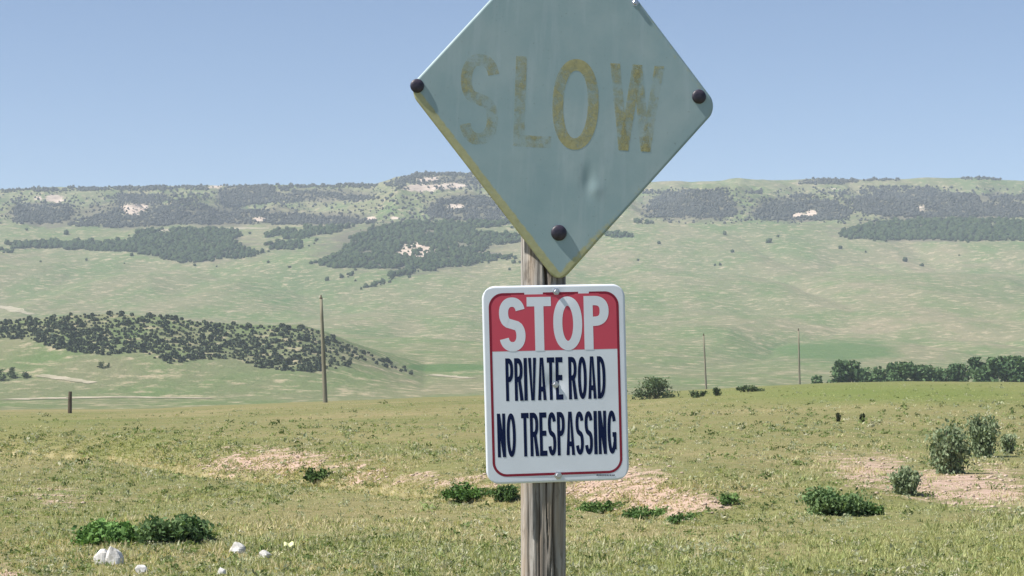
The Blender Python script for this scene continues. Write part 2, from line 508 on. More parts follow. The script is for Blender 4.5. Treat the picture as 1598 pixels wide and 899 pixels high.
def shrub(name, label, cat, px0, px1, ptop, pbase, seed, colA, colB, n=1800, leaf=0.06, clumps=16, upright=0.0, group=None, Y=None, ragged=0.25, depth=0.8):
    """A shrub: crown of leaves gathered on many small sprays, and the woody stems that carry them."""
    r = np.random.default_rng(seed)
    c = hit1((px0 + px1) / 2, pbase) if Y is None else at((px0 + px1) / 2, Y)
    Yd = c[1]
    if Y is not None: pbase = HY - F * (c[2] - ZC) / Yd
    w = (px1 - px0) * Yd / F; h = (pbase - ptop) * Yd / F
    root = empty(name, tuple(c)); tag(root, label, cat, group)
    # spray tips over a dome
    a = r.uniform(0, 2 * math.pi, clumps); q = np.sqrt(r.uniform(0.0, 1, clumps))
    top = (1 - q ** 2.2) * (1 - ragged * r.random(clumps)) * 0.9 + 0.12
    flat = 'weed' in name
    if flat: top = (0.30 + 0.62 * r.random(clumps)) * (1 - 0.7 * q ** 4)
    tips = np.stack([np.cos(a) * q * w / 2 * 0.84, np.sin(a) * q * w / 2 * depth, h * np.clip(top, 0.15, 0.95)], 1)
    if upright > 1:                                              # sprays fan up and out from a narrow foot
        tips[:, 2] = h * (0.95 - 0.30 * q ** 2 - 0.45 * ragged * r.random(clumps))
        tips[:, :2] *= (0.45 + 0.55 * tips[:, 2:3] / h)
    foot = 0.5 if upright > 1 else 0.25
    roots = np.stack([tips[:, 0] * foot, tips[:, 1] * foot, np.full(clumps, -0.05)], 1)
    k = r.integers(0, clumps, n)
    s = r.beta(1.25 if upright > 1 else 2.6, 1.0, n)                                     # along the spray, mostly outer
    p = roots[k] + (tips[k] - roots[k]) * s[:, None]
    p[:, 2] += 0.12 * np.linalg.norm(tips[k] - roots[k], axis=1) * 4 * s * (1 - s)
    rad = (0.07 + 0.09 * r.random(clumps))[k] * min(w, 2.2 * h)
    j = r.normal(size=(n, 3)) * np.array([1, 1, 0.75]) * 0.62
    p = p + j * rad[:, None]
    gx = c[0] + p[:, 0]; gy = c[1] + p[:, 1]
    p[:, 2] = np.maximum(p[:, 2], H(gx, gy) - c[2] + 0.01)
    p[:, 2] = np.where(p[:, 2] > h * 0.98, h * 0.98 - np.abs(p[:, 2] - h * 0.98) * r.random(n) * 1.2, p[:, 2])
    V, Fc = leaf_quads(p, leaf, r, upright)
    mixf = np.clip(0.5 + 0.35 * r.normal(size=clumps)[k] + 0.2 * r.normal(size=n), 0, 1)[:, None]
    colr = np.array(colA) * (1 - mixf) + np.array(colB) * mixf
    link('crown', mesh_np('crown', V, Fc, False, np.repeat(colr, 4, 0)), M['leaf'], root)
    ns = min(clumps, 12)
    stems('stem', roots[:ns], tips[:ns], 0.012 * max(1, h), root, M['bark'])
    return root


def broadleaf(name, label, px, Y, ptop, wpx, seed, group, n=1700, extra=0.0):
    r = np.random.default_rng(seed)
    c = at(px, Y)
    w = wpx * Y / F; h = ZC + (HY - ptop) * Y / F - c[2]
    root = empty(name, tuple(c)); tag(root, label, 'tree', group)
    tb = h * 0.12
    v, f = tube([(0, 0, -0.3), (0.08 * w * r.normal() * 0.3, 0, tb), (0.05 * w * r.normal(), 0.1, h * 0.6)], [0.035 * h, 0.028 * h, 0.01 * h], 8)
    tr = link('trunk', mesh_py('trunk', v, f, True), M['bark'], root)
    nc = 34
    a = r.uniform(0, 2 * math.pi, nc); q = np.sqrt(r.random(nc)); zz = r.random(nc)
    cc = np.stack([np.cos(a) * q * w * 0.40 * (1.05 - 0.35 * zz), np.sin(a) * q * w * 0.40, tb + (h - tb) * (0.08 + 0.84 * zz)], 1)
    cr = r.uniform(0.12, 0.2, nc) * min(w, h)
    k = r.integers(0, nc, n)
    d = r.normal(size=(n, 3)); d /= np.linalg.norm(d, axis=1)[:, None]
    p = cc[k] + d * (cr[k] * r.random(n) ** 0.4)[:, None]
    p[:, 2] = np.where(p[:, 2] > h * 0.97, h * 0.97 - np.abs(p[:, 2] - h * 0.97) * r.random(n) * 2, p[:, 2])
    V, Fc = leaf_quads(p, 0.055 * h + 0.14, r, 0.2, 0.7)
    mf = np.clip(0.5 + 0.3 * r.normal(size=nc)[k] + 0.15 * r.normal(size=n), 0, 1)[:, None]
    colr = np.array((0.055, 0.105, 0.045)) * (1 - mf) + np.array((0.12, 0.195, 0.085)) * mf
    link('crown', mesh_np('crown', V, Fc, False, np.repeat(colr, 4, 0)), M['leaf'], root)
    stems('limb', [(0, 0, tb * 0.9)] * 7, [tuple(x) for x in cc[:7]], 0.012 * h, root, M['bark'])
    return root


# ------------------------------------------------------------------ far woods: masses of trees on the hills
def ico():
    t = (1 + 5 ** 0.5) / 2
    v = np.array([(-1, t, 0), (1, t, 0), (-1, -t, 0), (1, -t, 0), (0, -1, t), (0, 1, t), (0, -1, -t), (0, 1, -t), (t, 0, -1), (t, 0, 1), (-t, 0, -1), (-t, 0, 1)], float)
    v /= np.linalg.norm(v[0])
    f = np.array([(0, 11, 5), (0, 5, 1), (0, 1, 7), (0, 7, 10), (0, 10, 11), (1, 5, 9), (5, 11, 4), (11, 10, 2), (10, 7, 6), (7, 1, 8), (3, 9, 4), (3, 4, 2), (3, 2, 6), (3, 6, 8), (3, 8, 9), (4, 9, 5), (2, 4, 11), (6, 2, 10), (8, 6, 7), (9, 8, 1)])
    return v, f


def tree_mass(name, polys, step, size, label, colA, colB, seed, density=1.0, clear=()):
    """Many small rough crowns standing on the slope inside the outlined stands."""
    r = np.random.default_rng(seed)
    PX, PY = [], []
    for poly in polys:
        dens = density
        if isinstance(poly, dict): dens = poly['d']; poly = poly['p']
        a = np.array(poly, float); lo, hi = a.min(0), a.max(0)
        n = int((hi[0] - lo[0]) * (hi[1] - lo[1]) / step * dens)
        x = r.uniform(lo[0], hi[0], n); y = r.uniform(lo[1], hi[1], n)
        k = inpoly(x + 16 * fbm(x / 14 + seed, y / 2.2, 3) + r.normal(size=n) * 2, y + 3.0 * fbm(x / 7 + 3, y / 3 + seed, 3), poly)
        gap = fbm(x / 16 + seed, y / 5, 4)
        k &= gap > r.uniform(-0.50, 0.12, n) - 0.06 * (dens >= 1.0)
        PX.append(x[k]); PY.append(y[k])
    px = np.concatenate(PX); py = np.concatenate(PY)
    for (cx, cy, rx, ry) in clear:
        k = ((px - cx) / rx) ** 2 + ((py - cy) / ry) ** 2 > np.where(r.random(len(px)) < 0.07, 0.0, r.uniform(0.3, 1.4, len(px))); px, py = px[k], py[k]
    c, ok = hit(px, py); c = c[ok]
    n = len(c)
    v, f = ico()
    s = size * np.exp(r.normal(size=n) * 0.38).clip(0.45, 2.0) * (c[:, 1] / 1500) ** 0.5
    sc = np.stack([s, s, s * r.uniform(0.8, 1.25, n)], 1)
    an = r.uniform(0, 6.28, n); ca, sa = np.cos(an)[:, None], np.sin(an)[:, None]
    vv = v[None] * sc[:, None] * r.uniform(0.6, 1.35, (n, 12, 1))
    X = vv[..., 0] * ca - vv[..., 1] * sa; Yy = vv[..., 0] * sa + vv[..., 1] * ca
    V = np.stack([X + c[:, 0:1], Yy + c[:, 1:2], vv[..., 2] + c[:, 2:3] + 0.6 * s[:, None]], -1).reshape(-1, 3)
    Fc = (f[None] + (np.arange(n) * 12)[:, None, None]).reshape(-1, 3)
    mf = np.clip(0.5 + 0.3 * r.normal(size=n), 0, 1)[:, None]
    colr = np.array(colA) * (1 - mf) + np.array(colB) * mf
    o = link(name, mesh_np(name, V, Fc, False, np.repeat(colr, 12, 0)), M['far_leaf'])
    return tag(o, label, 'woods', None, 'stuff')


MID_L = [[(8, 381), (60, 377), (150, 378), (212, 379), (235, 388), (180, 393), (100, 388), (20, 387)],
         [(205, 376), (213, 362), (270, 358), (330, 358), (378, 364), (360, 376), (372, 384), (350, 400), (330, 408), (285, 411), (245, 400), (200, 392)],
         {'p': [(330, 384), (425, 392), (370, 405), (335, 400)], 'd': 0.5}, {'p': [(0, 390), (20, 390), (18, 395), (0, 395)], 'd': 1},
         {'p': [(415, 364), (480, 358), (545, 354), (530, 361), (495, 369), (465, 374), (415, 372)], 'd': 0.9},
         {'p': [(413, 382), (440, 376), (470, 380), (465, 388), (420, 390)], 'd': 0.8}]
MID_C = [[(485, 412), (540, 392), (548, 372), (585, 358), (640, 346), (700, 350), (745, 362), (712, 372), (690, 395), (660, 410), (600, 420), (555, 418), (520, 419)],
         {'p': [(690, 349), (790, 345), (800, 351), (740, 358), (700, 358)], 'd': 0.9},
         {'p': [(700, 376), (745, 364), (815, 367), (812, 379), (765, 384), (745, 396), (700, 402)], 'd': 0.75},
         {'p': [(640, 412), (700, 396), (760, 400), (812, 402), (740, 412), (690, 420), (640, 427), (580, 449), (563, 452), (610, 434)], 'd': 0.85},
         {'p': [(515, 432), (530, 430), (560, 427), (555, 431), (520, 436)], 'd': 0.6}]
MID_R = [[(1303, 371), (1340, 354), (1400, 345), (1500, 343), (1640, 346), (1640, 375), (1510, 377), (1430, 373), (1360, 376)],
         {'p': [(945, 365), (990, 367), (985, 371), (950, 370)], 'd': 1.4}, {'p': [(988, 345), (1022, 346), (1020, 350), (992, 349)], 'd': 1.4}]
MESA_L = [[(20, 321), (105, 318), (112, 343), (70, 350), (25, 346)], [(105, 350), (150, 335), (178, 332), (190, 314), (182, 304), (240, 303), (262, 326), (300, 342), (260, 352), (180, 356), (110, 354)],
          [(0, 296), (150, 292), (330, 289), (440, 288), (590, 288), (590, 293), (430, 294), (330, 296), (150, 298), (0, 301)],
          {'p': [(262, 333), (420, 328), (420, 350), (270, 351)], 'd': 0.9}, [(338, 303), (400, 290), (432, 291), (412, 318), (350, 325)],
          {'p': [(400, 294), (500, 299), (600, 309), (560, 314), (500, 311), (440, 320), (410, 314)], 'd': 0.8}, {'p': [(400, 337), (440, 333), (520, 339), (590, 343), (590, 350), (420, 352)], 'd': 0.9},
          {'p': [(0, 316), (20, 316), (20, 318), (0, 318)], 'd': 1}, {'p': [(140, 306), (330, 302), (330, 312), (200, 318)], 'd': 0.35}, {'p': [(215, 312), (300, 312), (330, 325), (260, 330)], 'd': 0.5}]
MESA_C = [[(660, 332), (690, 311), (745, 306), (800, 315), (800, 344), (700, 344)], {'p': [(600, 287), (618, 280), (655, 271), (735, 270), (800, 280), (800, 297), (620, 297)], 'd': 0.55},
          [(612, 281), (655, 270), (735, 270), (735, 275), (655, 277), (612, 286)]]
MESA_R = [[(1000, 340), (1010, 325), (1030, 306), (1060, 302), (1130, 301), (1150, 320), (1150, 340)], [(1172, 334), (1200, 318), (1240, 312), (1300, 312), (1330, 330), (1320, 344), (1190, 344)],
          [(1318, 312), (1360, 302), (1440, 300), (1640, 306), (1640, 340), (1500, 340), (1370, 338), (1340, 330)],
          [(1245, 287), (1268, 279), (1320, 277), (1350, 284), (1300, 289)], {'p': [(1345, 278), (1412, 278), (1412, 282), (1345, 283)], 'd': 1}, [(1500, 277), (1545, 275), (1570, 282), (1510, 281)],
          {'p': [(1340, 290), (1465, 292), (1465, 302), (1345, 302)], 'd': 0.6}, {'p': [(1000, 298), (1130, 296), (1130, 301), (1000, 303)], 'd': 0.7}, {'p': [(1160, 300), (1190, 298), (1190, 304), (1165, 304)], 'd': 0.8}, {'p': [(1230, 306), (1330, 298), (1330, 306), (1240, 312)], 'd': 0.6}]
BAND = lambda a, b: {'p': [(a, 293), (b, 293), (b, 350), (a, 350)], 'd': 0.10}
MESA_L.append(BAND(-40, 600)); MESA_C.append(BAND(600, 800)); MESA_R.append(BAND(1000, 1640))
MID_L.append({'p': [(0, 356), (480, 356), (480, 420), (0, 420)], 'd': 0.002}); MID_C.append({'p': [(480, 350), (815, 345), (815, 440), (480, 440)], 'd': 0.005}); MID_R.append({'p': [(960, 348), (1640, 348), (1640, 420), (960, 420)], 'd': 0.001})
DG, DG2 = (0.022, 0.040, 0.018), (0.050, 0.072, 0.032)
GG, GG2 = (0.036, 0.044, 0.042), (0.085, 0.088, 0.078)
tree_mass('woodland', MID_L, 1.9, 1.2, 'dark tree patch on the far slope, left of the slow sign', DG, DG2, 21)
tree_mass('woodland', MID_C, 1.9, 1.2, 'large dark wood round a pale scar, left of the slow sign', DG, DG2, 22, clear=[(650, 392, 32, 15), (720, 385, 14, 6)])
tree_mass('woodland', MID_R, 1.9, 1.2, 'dark wooded strip below the mesa at the right', DG, DG2, 23)
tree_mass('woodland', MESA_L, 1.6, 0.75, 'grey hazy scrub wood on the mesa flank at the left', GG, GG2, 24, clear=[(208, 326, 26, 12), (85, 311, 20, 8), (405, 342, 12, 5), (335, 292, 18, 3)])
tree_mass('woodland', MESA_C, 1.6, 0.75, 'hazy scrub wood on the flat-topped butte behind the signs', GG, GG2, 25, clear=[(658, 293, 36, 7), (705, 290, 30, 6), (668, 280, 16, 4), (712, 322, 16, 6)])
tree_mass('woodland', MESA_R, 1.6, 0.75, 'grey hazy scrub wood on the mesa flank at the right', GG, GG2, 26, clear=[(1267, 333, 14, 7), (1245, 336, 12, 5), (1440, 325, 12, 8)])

# junipers on the near wooded hill: the largest 300 singly, the rest as one mass
JUN = [(-60, 502), (0, 499), (60, 495), (110, 489), (170, 487), (250, 493), (310, 503), (350, 506), (410, 511), (470, 511), (510, 525), (540, 538), (600, 563), (655, 585), (640, 586), (600, 573), (560, 560), (540, 572), (500, 582), (450, 580), (400, 574), (370, 560), (320, 562), (260, 568), (220, 550), (160, 556), (90, 546), (45, 530), (0, 530), (-60, 528)]


def juniper_mesh(seed, n=54):
    r = np.random.default_rng(seed)
    d = r.normal(size=(n, 3)); d /= np.linalg.norm(d, axis=1)[:, None]; d = d * r.uniform(0.7, 1.15, (n, 1))
    lob = r.normal(size=(5, 3)); lob /= np.linalg.norm(lob, axis=1)[:, None]
    rad = 0.72 + 0.35 * np.max(d @ lob.T, axis=1) * r.uniform(0.5, 1.1, n)
    p = d * rad[:, None] * np.array([1, 1, 0.85]); p[:, 2] = np.maximum(p[:, 2] + 0.62, -0.05)
    V, Fc = leaf_quads(p * 0.8, 0.75, r, 0.3, 0.9)
    mf = np.clip(0.5 + 0.35 * r.normal(size=n), 0, 1)[:, None]
    return V, Fc, np.repeat(np.array((0.042, 0.062, 0.038)) * (1 - mf) + np.array((0.095, 0.118, 0.070)) * mf, 4, 0)


def junipers():
    r = np.random.default_rng(5)
    n = 15000
    px = r.uniform(-60, 660, n); py = r.uniform(484, 590, n)
    k = inpoly(px, py, JUN)
    w = fbm(px / 18, py / 9, 3)
    thick = np.exp(-(((px - 120) / 70) ** 2 + ((py - 532) / 18) ** 2)) + np.exp(-(((px - 410) / 50) ** 2 + ((py - 566) / 12) ** 2)) + np.exp(-(((px - 20) / 60) ** 2 + ((py - 515) / 14) ** 2))
    k &= w > r.uniform(-0.75, -0.05, n) - 0.5 * thick
    k &= r.random(n) < np.where(px > 505, 0.35, 1.0)
    px, py, thick = px[k], py[k], thick[k]
    keep = []
    for i in range(len(px)):                     # keep them a little apart
        q = np.array(keep[-900:], int)
        if len(q) == 0 or np.min((px[i] - px[q]) ** 2 + ((py[i] - py[q]) * 1.25) ** 2) > (5.0 - 1.3 * min(1, thick[i])) ** 2: keep.append(i)
    px, py = px[keep], py[keep]
    c, ok = hit(px, py)
    ok &= (c[:, 1] < 640) & (c[:, 1] > 430)
    c = c[ok]; px = px[ok]
    s = np.exp(r.normal(size=len(c)) * 0.33).clip(0.45, 1.9) * 0.66
    protos = [juniper_mesh(300 + i) for i in range(5)]
    order = np.argsort(-(s / c[:, 1]) * ((px > 0) & (px < 1598)))
    mes = [mesh_np('juniper_bush', *p[:2], False, p[2]) for p in protos]
    for me in mes: me.materials.append(M['far_leaf'])
    for i in order[:300]:
        o = bpy.data.objects.new('juniper_bush', mes[i % 5]); COL.objects.link(o)
        o.location = c[i]; o.scale = (s[i], s[i], s[i] * r.uniform(0.8, 1.2)); o.rotation_euler = (0, 0, r.uniform(0, 6.28))
        tag(o, 'small dark juniper dotting the low rounded hill at the left', 'juniper', 'junipers on the low rounded hill')
    VV, FF, CC, off = [], [], [], 0
    for i in order[300:]:
        V, Fc, cl = protos[i % 5]
        a = r.uniform(0, 6.28); ca, sa = math.cos(a), math.sin(a)
        W = V @ np.array([[ca, sa, 0], [-sa, ca, 0], [0, 0, 1]]) * s[i] + c[i]
        VV.append(W); FF.append(Fc + off); CC.append(cl); off += len(V)
    if VV:
        tag(link('juniper_scrub', mesh_np('juniper_scrub', np.concatenate(VV), np.concatenate(FF), False, np.concatenate(CC)), M['far_leaf']),
            'dark juniper scrub filling the low rounded hill at the left', 'scrub', None, 'stuff')


junipers()

# ------------------------------------------------------------------ utility poles and the old fence post
def utility_pole(px_top, py_top, px_base, Y, label, r0):
    c = at(px_base, Y)
    top = Vector(((px_top - CX) / F * Y, Y, ZC + (HY - py_top) * Y / F)) - Vector(c)
    root = empty('utility_pole', tuple(c)); tag(root, label, 'pole', 'utility poles beyond the field')
    pts = [Vector((0, 0, -0.4)).lerp(top, t) for t in np.linspace(0, 1, 7)]
    v, f = tube(pts, list(np.linspace(r0, r0 * 0.62, 7)), 12)
    link('shaft', mesh_py('shaft', v, f, True), M['pole_wood'], root)
    v, f = lathe([(r0 * 0.68, 0), (r0 * 0.66, 0.05), (r0 * 0.3, 0.12)], 12)
    o = link('cap', mesh_py('cap', v, f), M['old_post'], root); o.location = top
    v, f = lathe([(0.03, 0), (0.06, 0.03), (0.045, 0.08), (0.065, 0.11), (0.03, 0.17)], 10)
    o = link('insulator', mesh_py('insulator', v, f, True), M['old_post'], root); o.location = top + Vector((0, 0, 0.12))
    return root


utility_pole(501, 466, 508, 157, 'tall bare wooden utility pole in front of the juniper hill', 0.20)
utility_pole(1098, 524, 1104, 232, 'thin wooden utility pole just right of the stop sign, behind bushes', 0.15)
utility_pole(1246, 516, 1249, 236, 'thin wooden utility pole left of the row of cottonwoods', 0.15)

c = hit1(109, 645)
root = empty('fence_post', tuple(c)); tag(root, 'short dark wooden fence post standing at the field edge, far left', 'fence post')
hpost = 34 * c[1] / F
v, f = tube([(0, 0, -0.2), (0.01, 0, hpost * 0.5), (0.03, 0, hpost)], [0.16, 0.15, 0.13], 9)
link('shaft', mesh_py('shaft', v, f), M['old_post'], root)
v, f = tube([(-0.22, -0.17, hpost * 0.72), (0, -0.185, hpost * 0.725), (0.22, -0.17, hpost * 0.73)], [0.02, 0.02, 0.02], 6)
link('wire_wrap', mesh_py('wire_wrap', v, f), M['old_post'], root)

# ------------------------------------------------------------------ trees and shrubs
G1, G2 = (0.075, 0.150, 0.045), (0.170, 0.275, 0.090)
S1, S2 = (0.120, 0.175, 0.092), (0.285, 0.340, 0.205)
D1, D2 = (0.042, 0.072, 0.030), (0.105, 0.145, 0.065)
tl = [(1275, 296, 583, 24, 'small round cottonwood, leftmost of the row beyond the green rise'),
      (1316, 300, 560, 66, 'bushy cottonwood second from the left of the row beyond the rise'),
      (1362, 304, 570, 66, 'low cottonwood third from the left of the row beyond the rise'),
      (1408, 300, 563, 68, 'cottonwood fourth from the left of the row beyond the rise'),
      (1452, 305, 568, 66, 'low cottonwood fifth from the left of the row beyond the rise'),
      (1494, 302, 566, 66, 'cottonwood sixth from the left of the row beyond the rise'),
      (1535, 298, 556, 62, 'tall cottonwood seventh from the left of the row beyond the rise'),
      (1580, 301, 554, 66, 'tallest cottonwood, at the right edge of the photo')]
for i, (px, Y, ptop, w, lab) in enumerate(tl):
    broadleaf('cottonwood_tree', lab, px, Y, ptop, w, 60 + i, 'cottonwoods beyond the green rise', n=900 if i == 0 else 3000)

shrub('sagebrush', 'wide grey-green bush on the skyline of the field beside the stop sign', 'bush', 984, 1061, 588, 622, 81, S1, (0.095, 0.125, 0.065), 1800, 0.20, 22, 0.3)
shrub('sagebrush', 'tiny dark bush left of the thin pole foot, right of the stop sign', 'bush', 1072, 1092, 609, 621, 82, D1, D2, 260, 0.16, 7)
shrub('sagebrush', 'tiny dark bush under the thin pole right of the stop sign', 'bush', 1090, 1104, 607, 619, 83, D1, D2, 220, 0.16, 6)
shrub('sagebrush', 'small dark bush just right of the thin pole foot', 'bush', 1107, 1128, 603, 618, 84, D1, D2, 320, 0.16, 8)
shrub('sagebrush', 'low flat dark bush on the skyline midway between the two thin poles', 'bush', 1142, 1196, 600, 612, 85, D1, D2, 600, 0.18, 14, ragged=0.5)
shrub('sagebrush', 'round dark bush at the left edge, below the juniper hill', 'bush', -10, 12, 570, 594, 86, D1, D2, 400, 0.5, 9)
shrub('sagebrush', 'dark bush near the left edge on the valley floor', 'bush', 10, 30, 573, 590, 87, D1, D2, 400, 0.5, 9)
shrub('sagebrush', 'low dark bush right of the others on the valley floor, far left', 'bush', 30, 50, 580, 590, 88, D1, D2, 300, 0.45, 9)
shrub('sagebrush', 'lone dark bush below the wooded part of the juniper hill', 'bush', 150, 168, 564, 574, 89, D1, D2, 260, 0.4, 8)
shrub('sagebrush', 'very small bush beside the lone one below the juniper hill', 'bush', 166, 175, 566, 573, 90, D1, D2, 120, 0.35, 5)

shrub('leafy_weed_clump', 'bright green spreading weed clump at lower left, left one of the pair', 'weed clump', 104, 244, 811, 849, 91, (0.075, 0.155, 0.042), (0.175, 0.31, 0.09), 3400, 0.06, 40, 0.4, ragged=0.65)
shrub('leafy_weed_clump', 'darker green spreading weed clump at lower left, right one of the pair', 'weed clump', 206, 340, 804, 847, 92, (0.070, 0.135, 0.052), (0.17, 0.25, 0.105), 3400, 0.06, 40, 0.4, ragged=0.65)
shrub('leafy_weed_clump', 'small dark green bush beside bare earth, left of the stop sign', 'weed clump', 466, 522, 729, 749, 93, (0.035, 0.075, 0.022), (0.09, 0.15, 0.045), 1300, 0.07, 18, 0.3)
shrub('leafy_weed_clump', 'low green weed clump left of the post, at the track edge', 'weed clump', 682, 782, 754, 778, 94, G1, (0.085, 0.165, 0.035), 2400, 0.06, 30, 0.4, ragged=0.5)
shrub('leafy_weed_clump', 'dark green weed clump half hidden behind the post and sign', 'weed clump', 764, 826, 757, 779, 95, (0.04, 0.085, 0.028), (0.10, 0.17, 0.055), 1500, 0.06, 20, 0.4)
shrub('leafy_weed_clump', 'thin green weed strip along bare earth, nearest the post', 'weed clump', 888, 985, 781, 800, 96, G1, G2, 1700, 0.05, 34, 0.5, depth=0.35)
shrub('leafy_weed_clump', 'thin green weed strip along bare earth, middle stretch', 'weed clump', 960, 1052, 789, 809, 97, G1, G2, 1700, 0.05, 34, 0.5, depth=0.35)
shrub('leafy_weed_clump', 'sparse green weed tuft at right end of the weed strip', 'weed clump', 1024, 1104, 799, 815, 98, G1, G2, 900, 0.05, 22, 0.5, ragged=0.6, depth=0.35)
shrub('leafy_weed_clump', 'small dark green tuft on bare earth right of the stop sign', 'weed clump', 1118, 1160, 769, 786, 99, G1, G2, 700, 0.05, 12, 0.4)
shrub('leafy_weed_clump', 'broad low green shrub at the right, in front of the upright ones', 'shrub', 1232, 1366, 760, 804, 100, (0.085, 0.150, 0.058), (0.20, 0.29, 0.125), 3800, 0.06, 44, 0.4, ragged=0.65)
shrub('leafy_weed_clump', 'low green tongue of weeds right of the broad low shrub', 'weed clump', 1340, 1384, 784, 804, 101, G1, G2, 800, 0.05, 12, 0.4)
shrub('upright_shrub', 'small upright green shrub with bare earth round it', 'shrub', 1380, 1446, 724, 771, 102, S1, S2, 1800, 0.06, 34, 1.6, ragged=0.9)
shrub('upright_shrub', 'tall leafy upright shrub at the right, nearer of the two', 'shrub', 1438, 1526, 653, 739, 103, S1, S2, 3800, 0.075, 52, 1.6, ragged=0.75)
shrub('upright_shrub', 'tall leafy upright shrub at the right, farther and higher one', 'shrub', 1500, 1570, 637, 714, 104, S1, S2, 3500, 0.075, 50, 1.6, ragged=0.75)
shrub('upright_shrub', 'low sparse shrub leaning right of the tall upright pair', 'shrub', 1556, 1592, 668, 708, 105, S1, S2, 500, 0.08, 10, 1.2, ragged=0.7)
shrub('upright_shrub', 'small dark upright plant on the field, left of two alike', 'plant', 1303, 1312, 645, 658, 106, (0.03, 0.04, 0.02), (0.06, 0.075, 0.035), 200, 0.12, 6, 1.5)
shrub('upright_shrub', 'small dark upright plant on the field, right of two alike', 'plant', 1341, 1351, 646, 659, 107, (0.03, 0.04, 0.02), (0.06, 0.075, 0.035), 200, 0.12, 6, 1.5)


# ------------------------------------------------------------------ pale rocks and litter
def rock(name, label, cat, px0, px1, ptop, pbase, seed, material='rock', flat=1.0, group=None):
    r = np.random.default_rng(seed)
    c = hit1((px0 + px1) / 2, pbase)
    w = (px1 - px0) * c[1] / F; h = (pbase - ptop) * c[1] / F
    n, mrow = 26, 16
    V, Fc = [], []
    cuts = [(lambda q: q / np.linalg.norm(q))(r.normal(size=3)) for _ in range(13)]; cd = r.uniform(0.62, 0.95, 13)
    for i in range(mrow + 1):
        th = math.pi * i / mrow
        for k in range(n):
            ph = 2 * math.pi * k / n
            d = np.array([math.sin(th) * math.cos(ph), math.sin(th) * math.sin(ph), math.cos(th)])
            q = 1.0
            for cn, cdist in zip(cuts, cd):
                e = float(d @ cn)
                if e > 0.05: q = min(q, cdist / e)
            q *= 1 + 0.10 * float(fbm(d[0] * 2.3 + seed * 1.37 + d[2], d[1] * 2.3 - d[2] * 0.7 + seed, 4))
            V.append(d * q * np.array([w / 2, w / 2 * 0.8, h * 0.70]) * 1.08 + np.array([0, 0, h * 0.24]))
    for i in range(mrow):
        for k in range(n):
            k2 = (k + 1) % n
            Fc.append((i * n + k, (i + 1) * n + k, (i + 1) * n + k2, i * n + k2))
    o = link(name, mesh_py(name, V, Fc, False), M[material])
    o.location = c; o.rotation_euler = (0, 0, r.uniform(-0.4, 0.4))
    return tag(o, label, cat, group)


RG = 'pale rocks in the grass'
rock('pale_rock', 'grey-white boulder in the grass, left lobe of the pair at lower left', 'rock', 146, 178, 853, 880, 3, group=RG)
rock('pale_rock', 'whiter boulder in the grass, right one of the touching pair at lower left', 'rock', 164, 192, 851, 882, 8, group=RG)
rock('pale_rock', 'bright white rock alone in the grass right of the weed clumps', 'rock', 357, 383, 843, 864, 14, group=RG)
rock('pale_rock', 'small white rock beside the yellow scrap', 'rock', 404, 424, 857, 871, 17, group=RG)
rock('pale_rock', 'little pale stone at the bottom edge below the boulder pair', 'rock', 210, 230, 881, 895, 19, group=RG)
rock('pale_rock', 'little white stone at the bottom edge, lower right of the weed clumps', 'rock', 338, 354, 884, 896, 25, group=RG)
c = hit1(451, 862)
V, Fc = [], []
for i in range(9):
    for j in range(4):
        u = (i / 8 - 0.5) * 0.10; w = (j / 3 - 0.5) * 0.06
        V.append((u, w, 0.035 + 0.012 * math.sin(i * 1.1) + 0.008 * math.cos(j * 2.3 + i)))
for i in range(8):
    for j in range(3):
        a = i * 4 + j; Fc.append((a, a + 4, a + 5, a + 1))
o = link('litter_scrap', mesh_py('litter_scrap', V, Fc, True), M['lemon']); o.location = c + np.array([0, 0, 0.05]); o.rotation_euler = (R(35), 0, R(8))
md = o.modifiers.new('thick', 'SOLIDIFY'); md.thickness = 0.003
tag(o, 'crumpled lemon yellow scrap of litter in the grass at lower left', 'litter')


# ------------------------------------------------------------------ soil clods and the grass
def clods():
    r = np.random.default_rng(41)
    n = 15000
    px = r.uniform(-20, 1620, n); py = r.uniform(690, 899, n)
    k = blobs(px, py, SOIL) * 1.1 + 0.35 * fbm(px / 20, py / 8, 3) > r.uniform(0.35, 1.1, n)
    px, py = px[k], py[k]
    c, ok = hit(px, py); c = c[ok]; n = len(c)
    v, f = ico()
    s = 0.011 * np.exp(r.normal(size=n) * 0.7) * np.clip(c[:, 1] / 26, 0.8, 2)
    s = np.minimum(s, 0.034)
    vv = v[None] * s[:, None, None] * r.uniform(0.6, 1.3, (n, 12, 1)) * np.array([1.25, 1, 0.7])
    V = (vv + c[:, None, :] + np.array([0, 0, 1]) * (s * 0.25)[:, None, None]).reshape(-1, 3)
    Fc = (f[None] + (np.arange(n) * 12)[:, None, None]).reshape(-1, 3)
    tag(link('soil_clods', mesh_np('soil_clods', V, Fc), M['clod']), 'tan clods and pebbles strewn over the bare earth', 'soil', None, 'stuff')


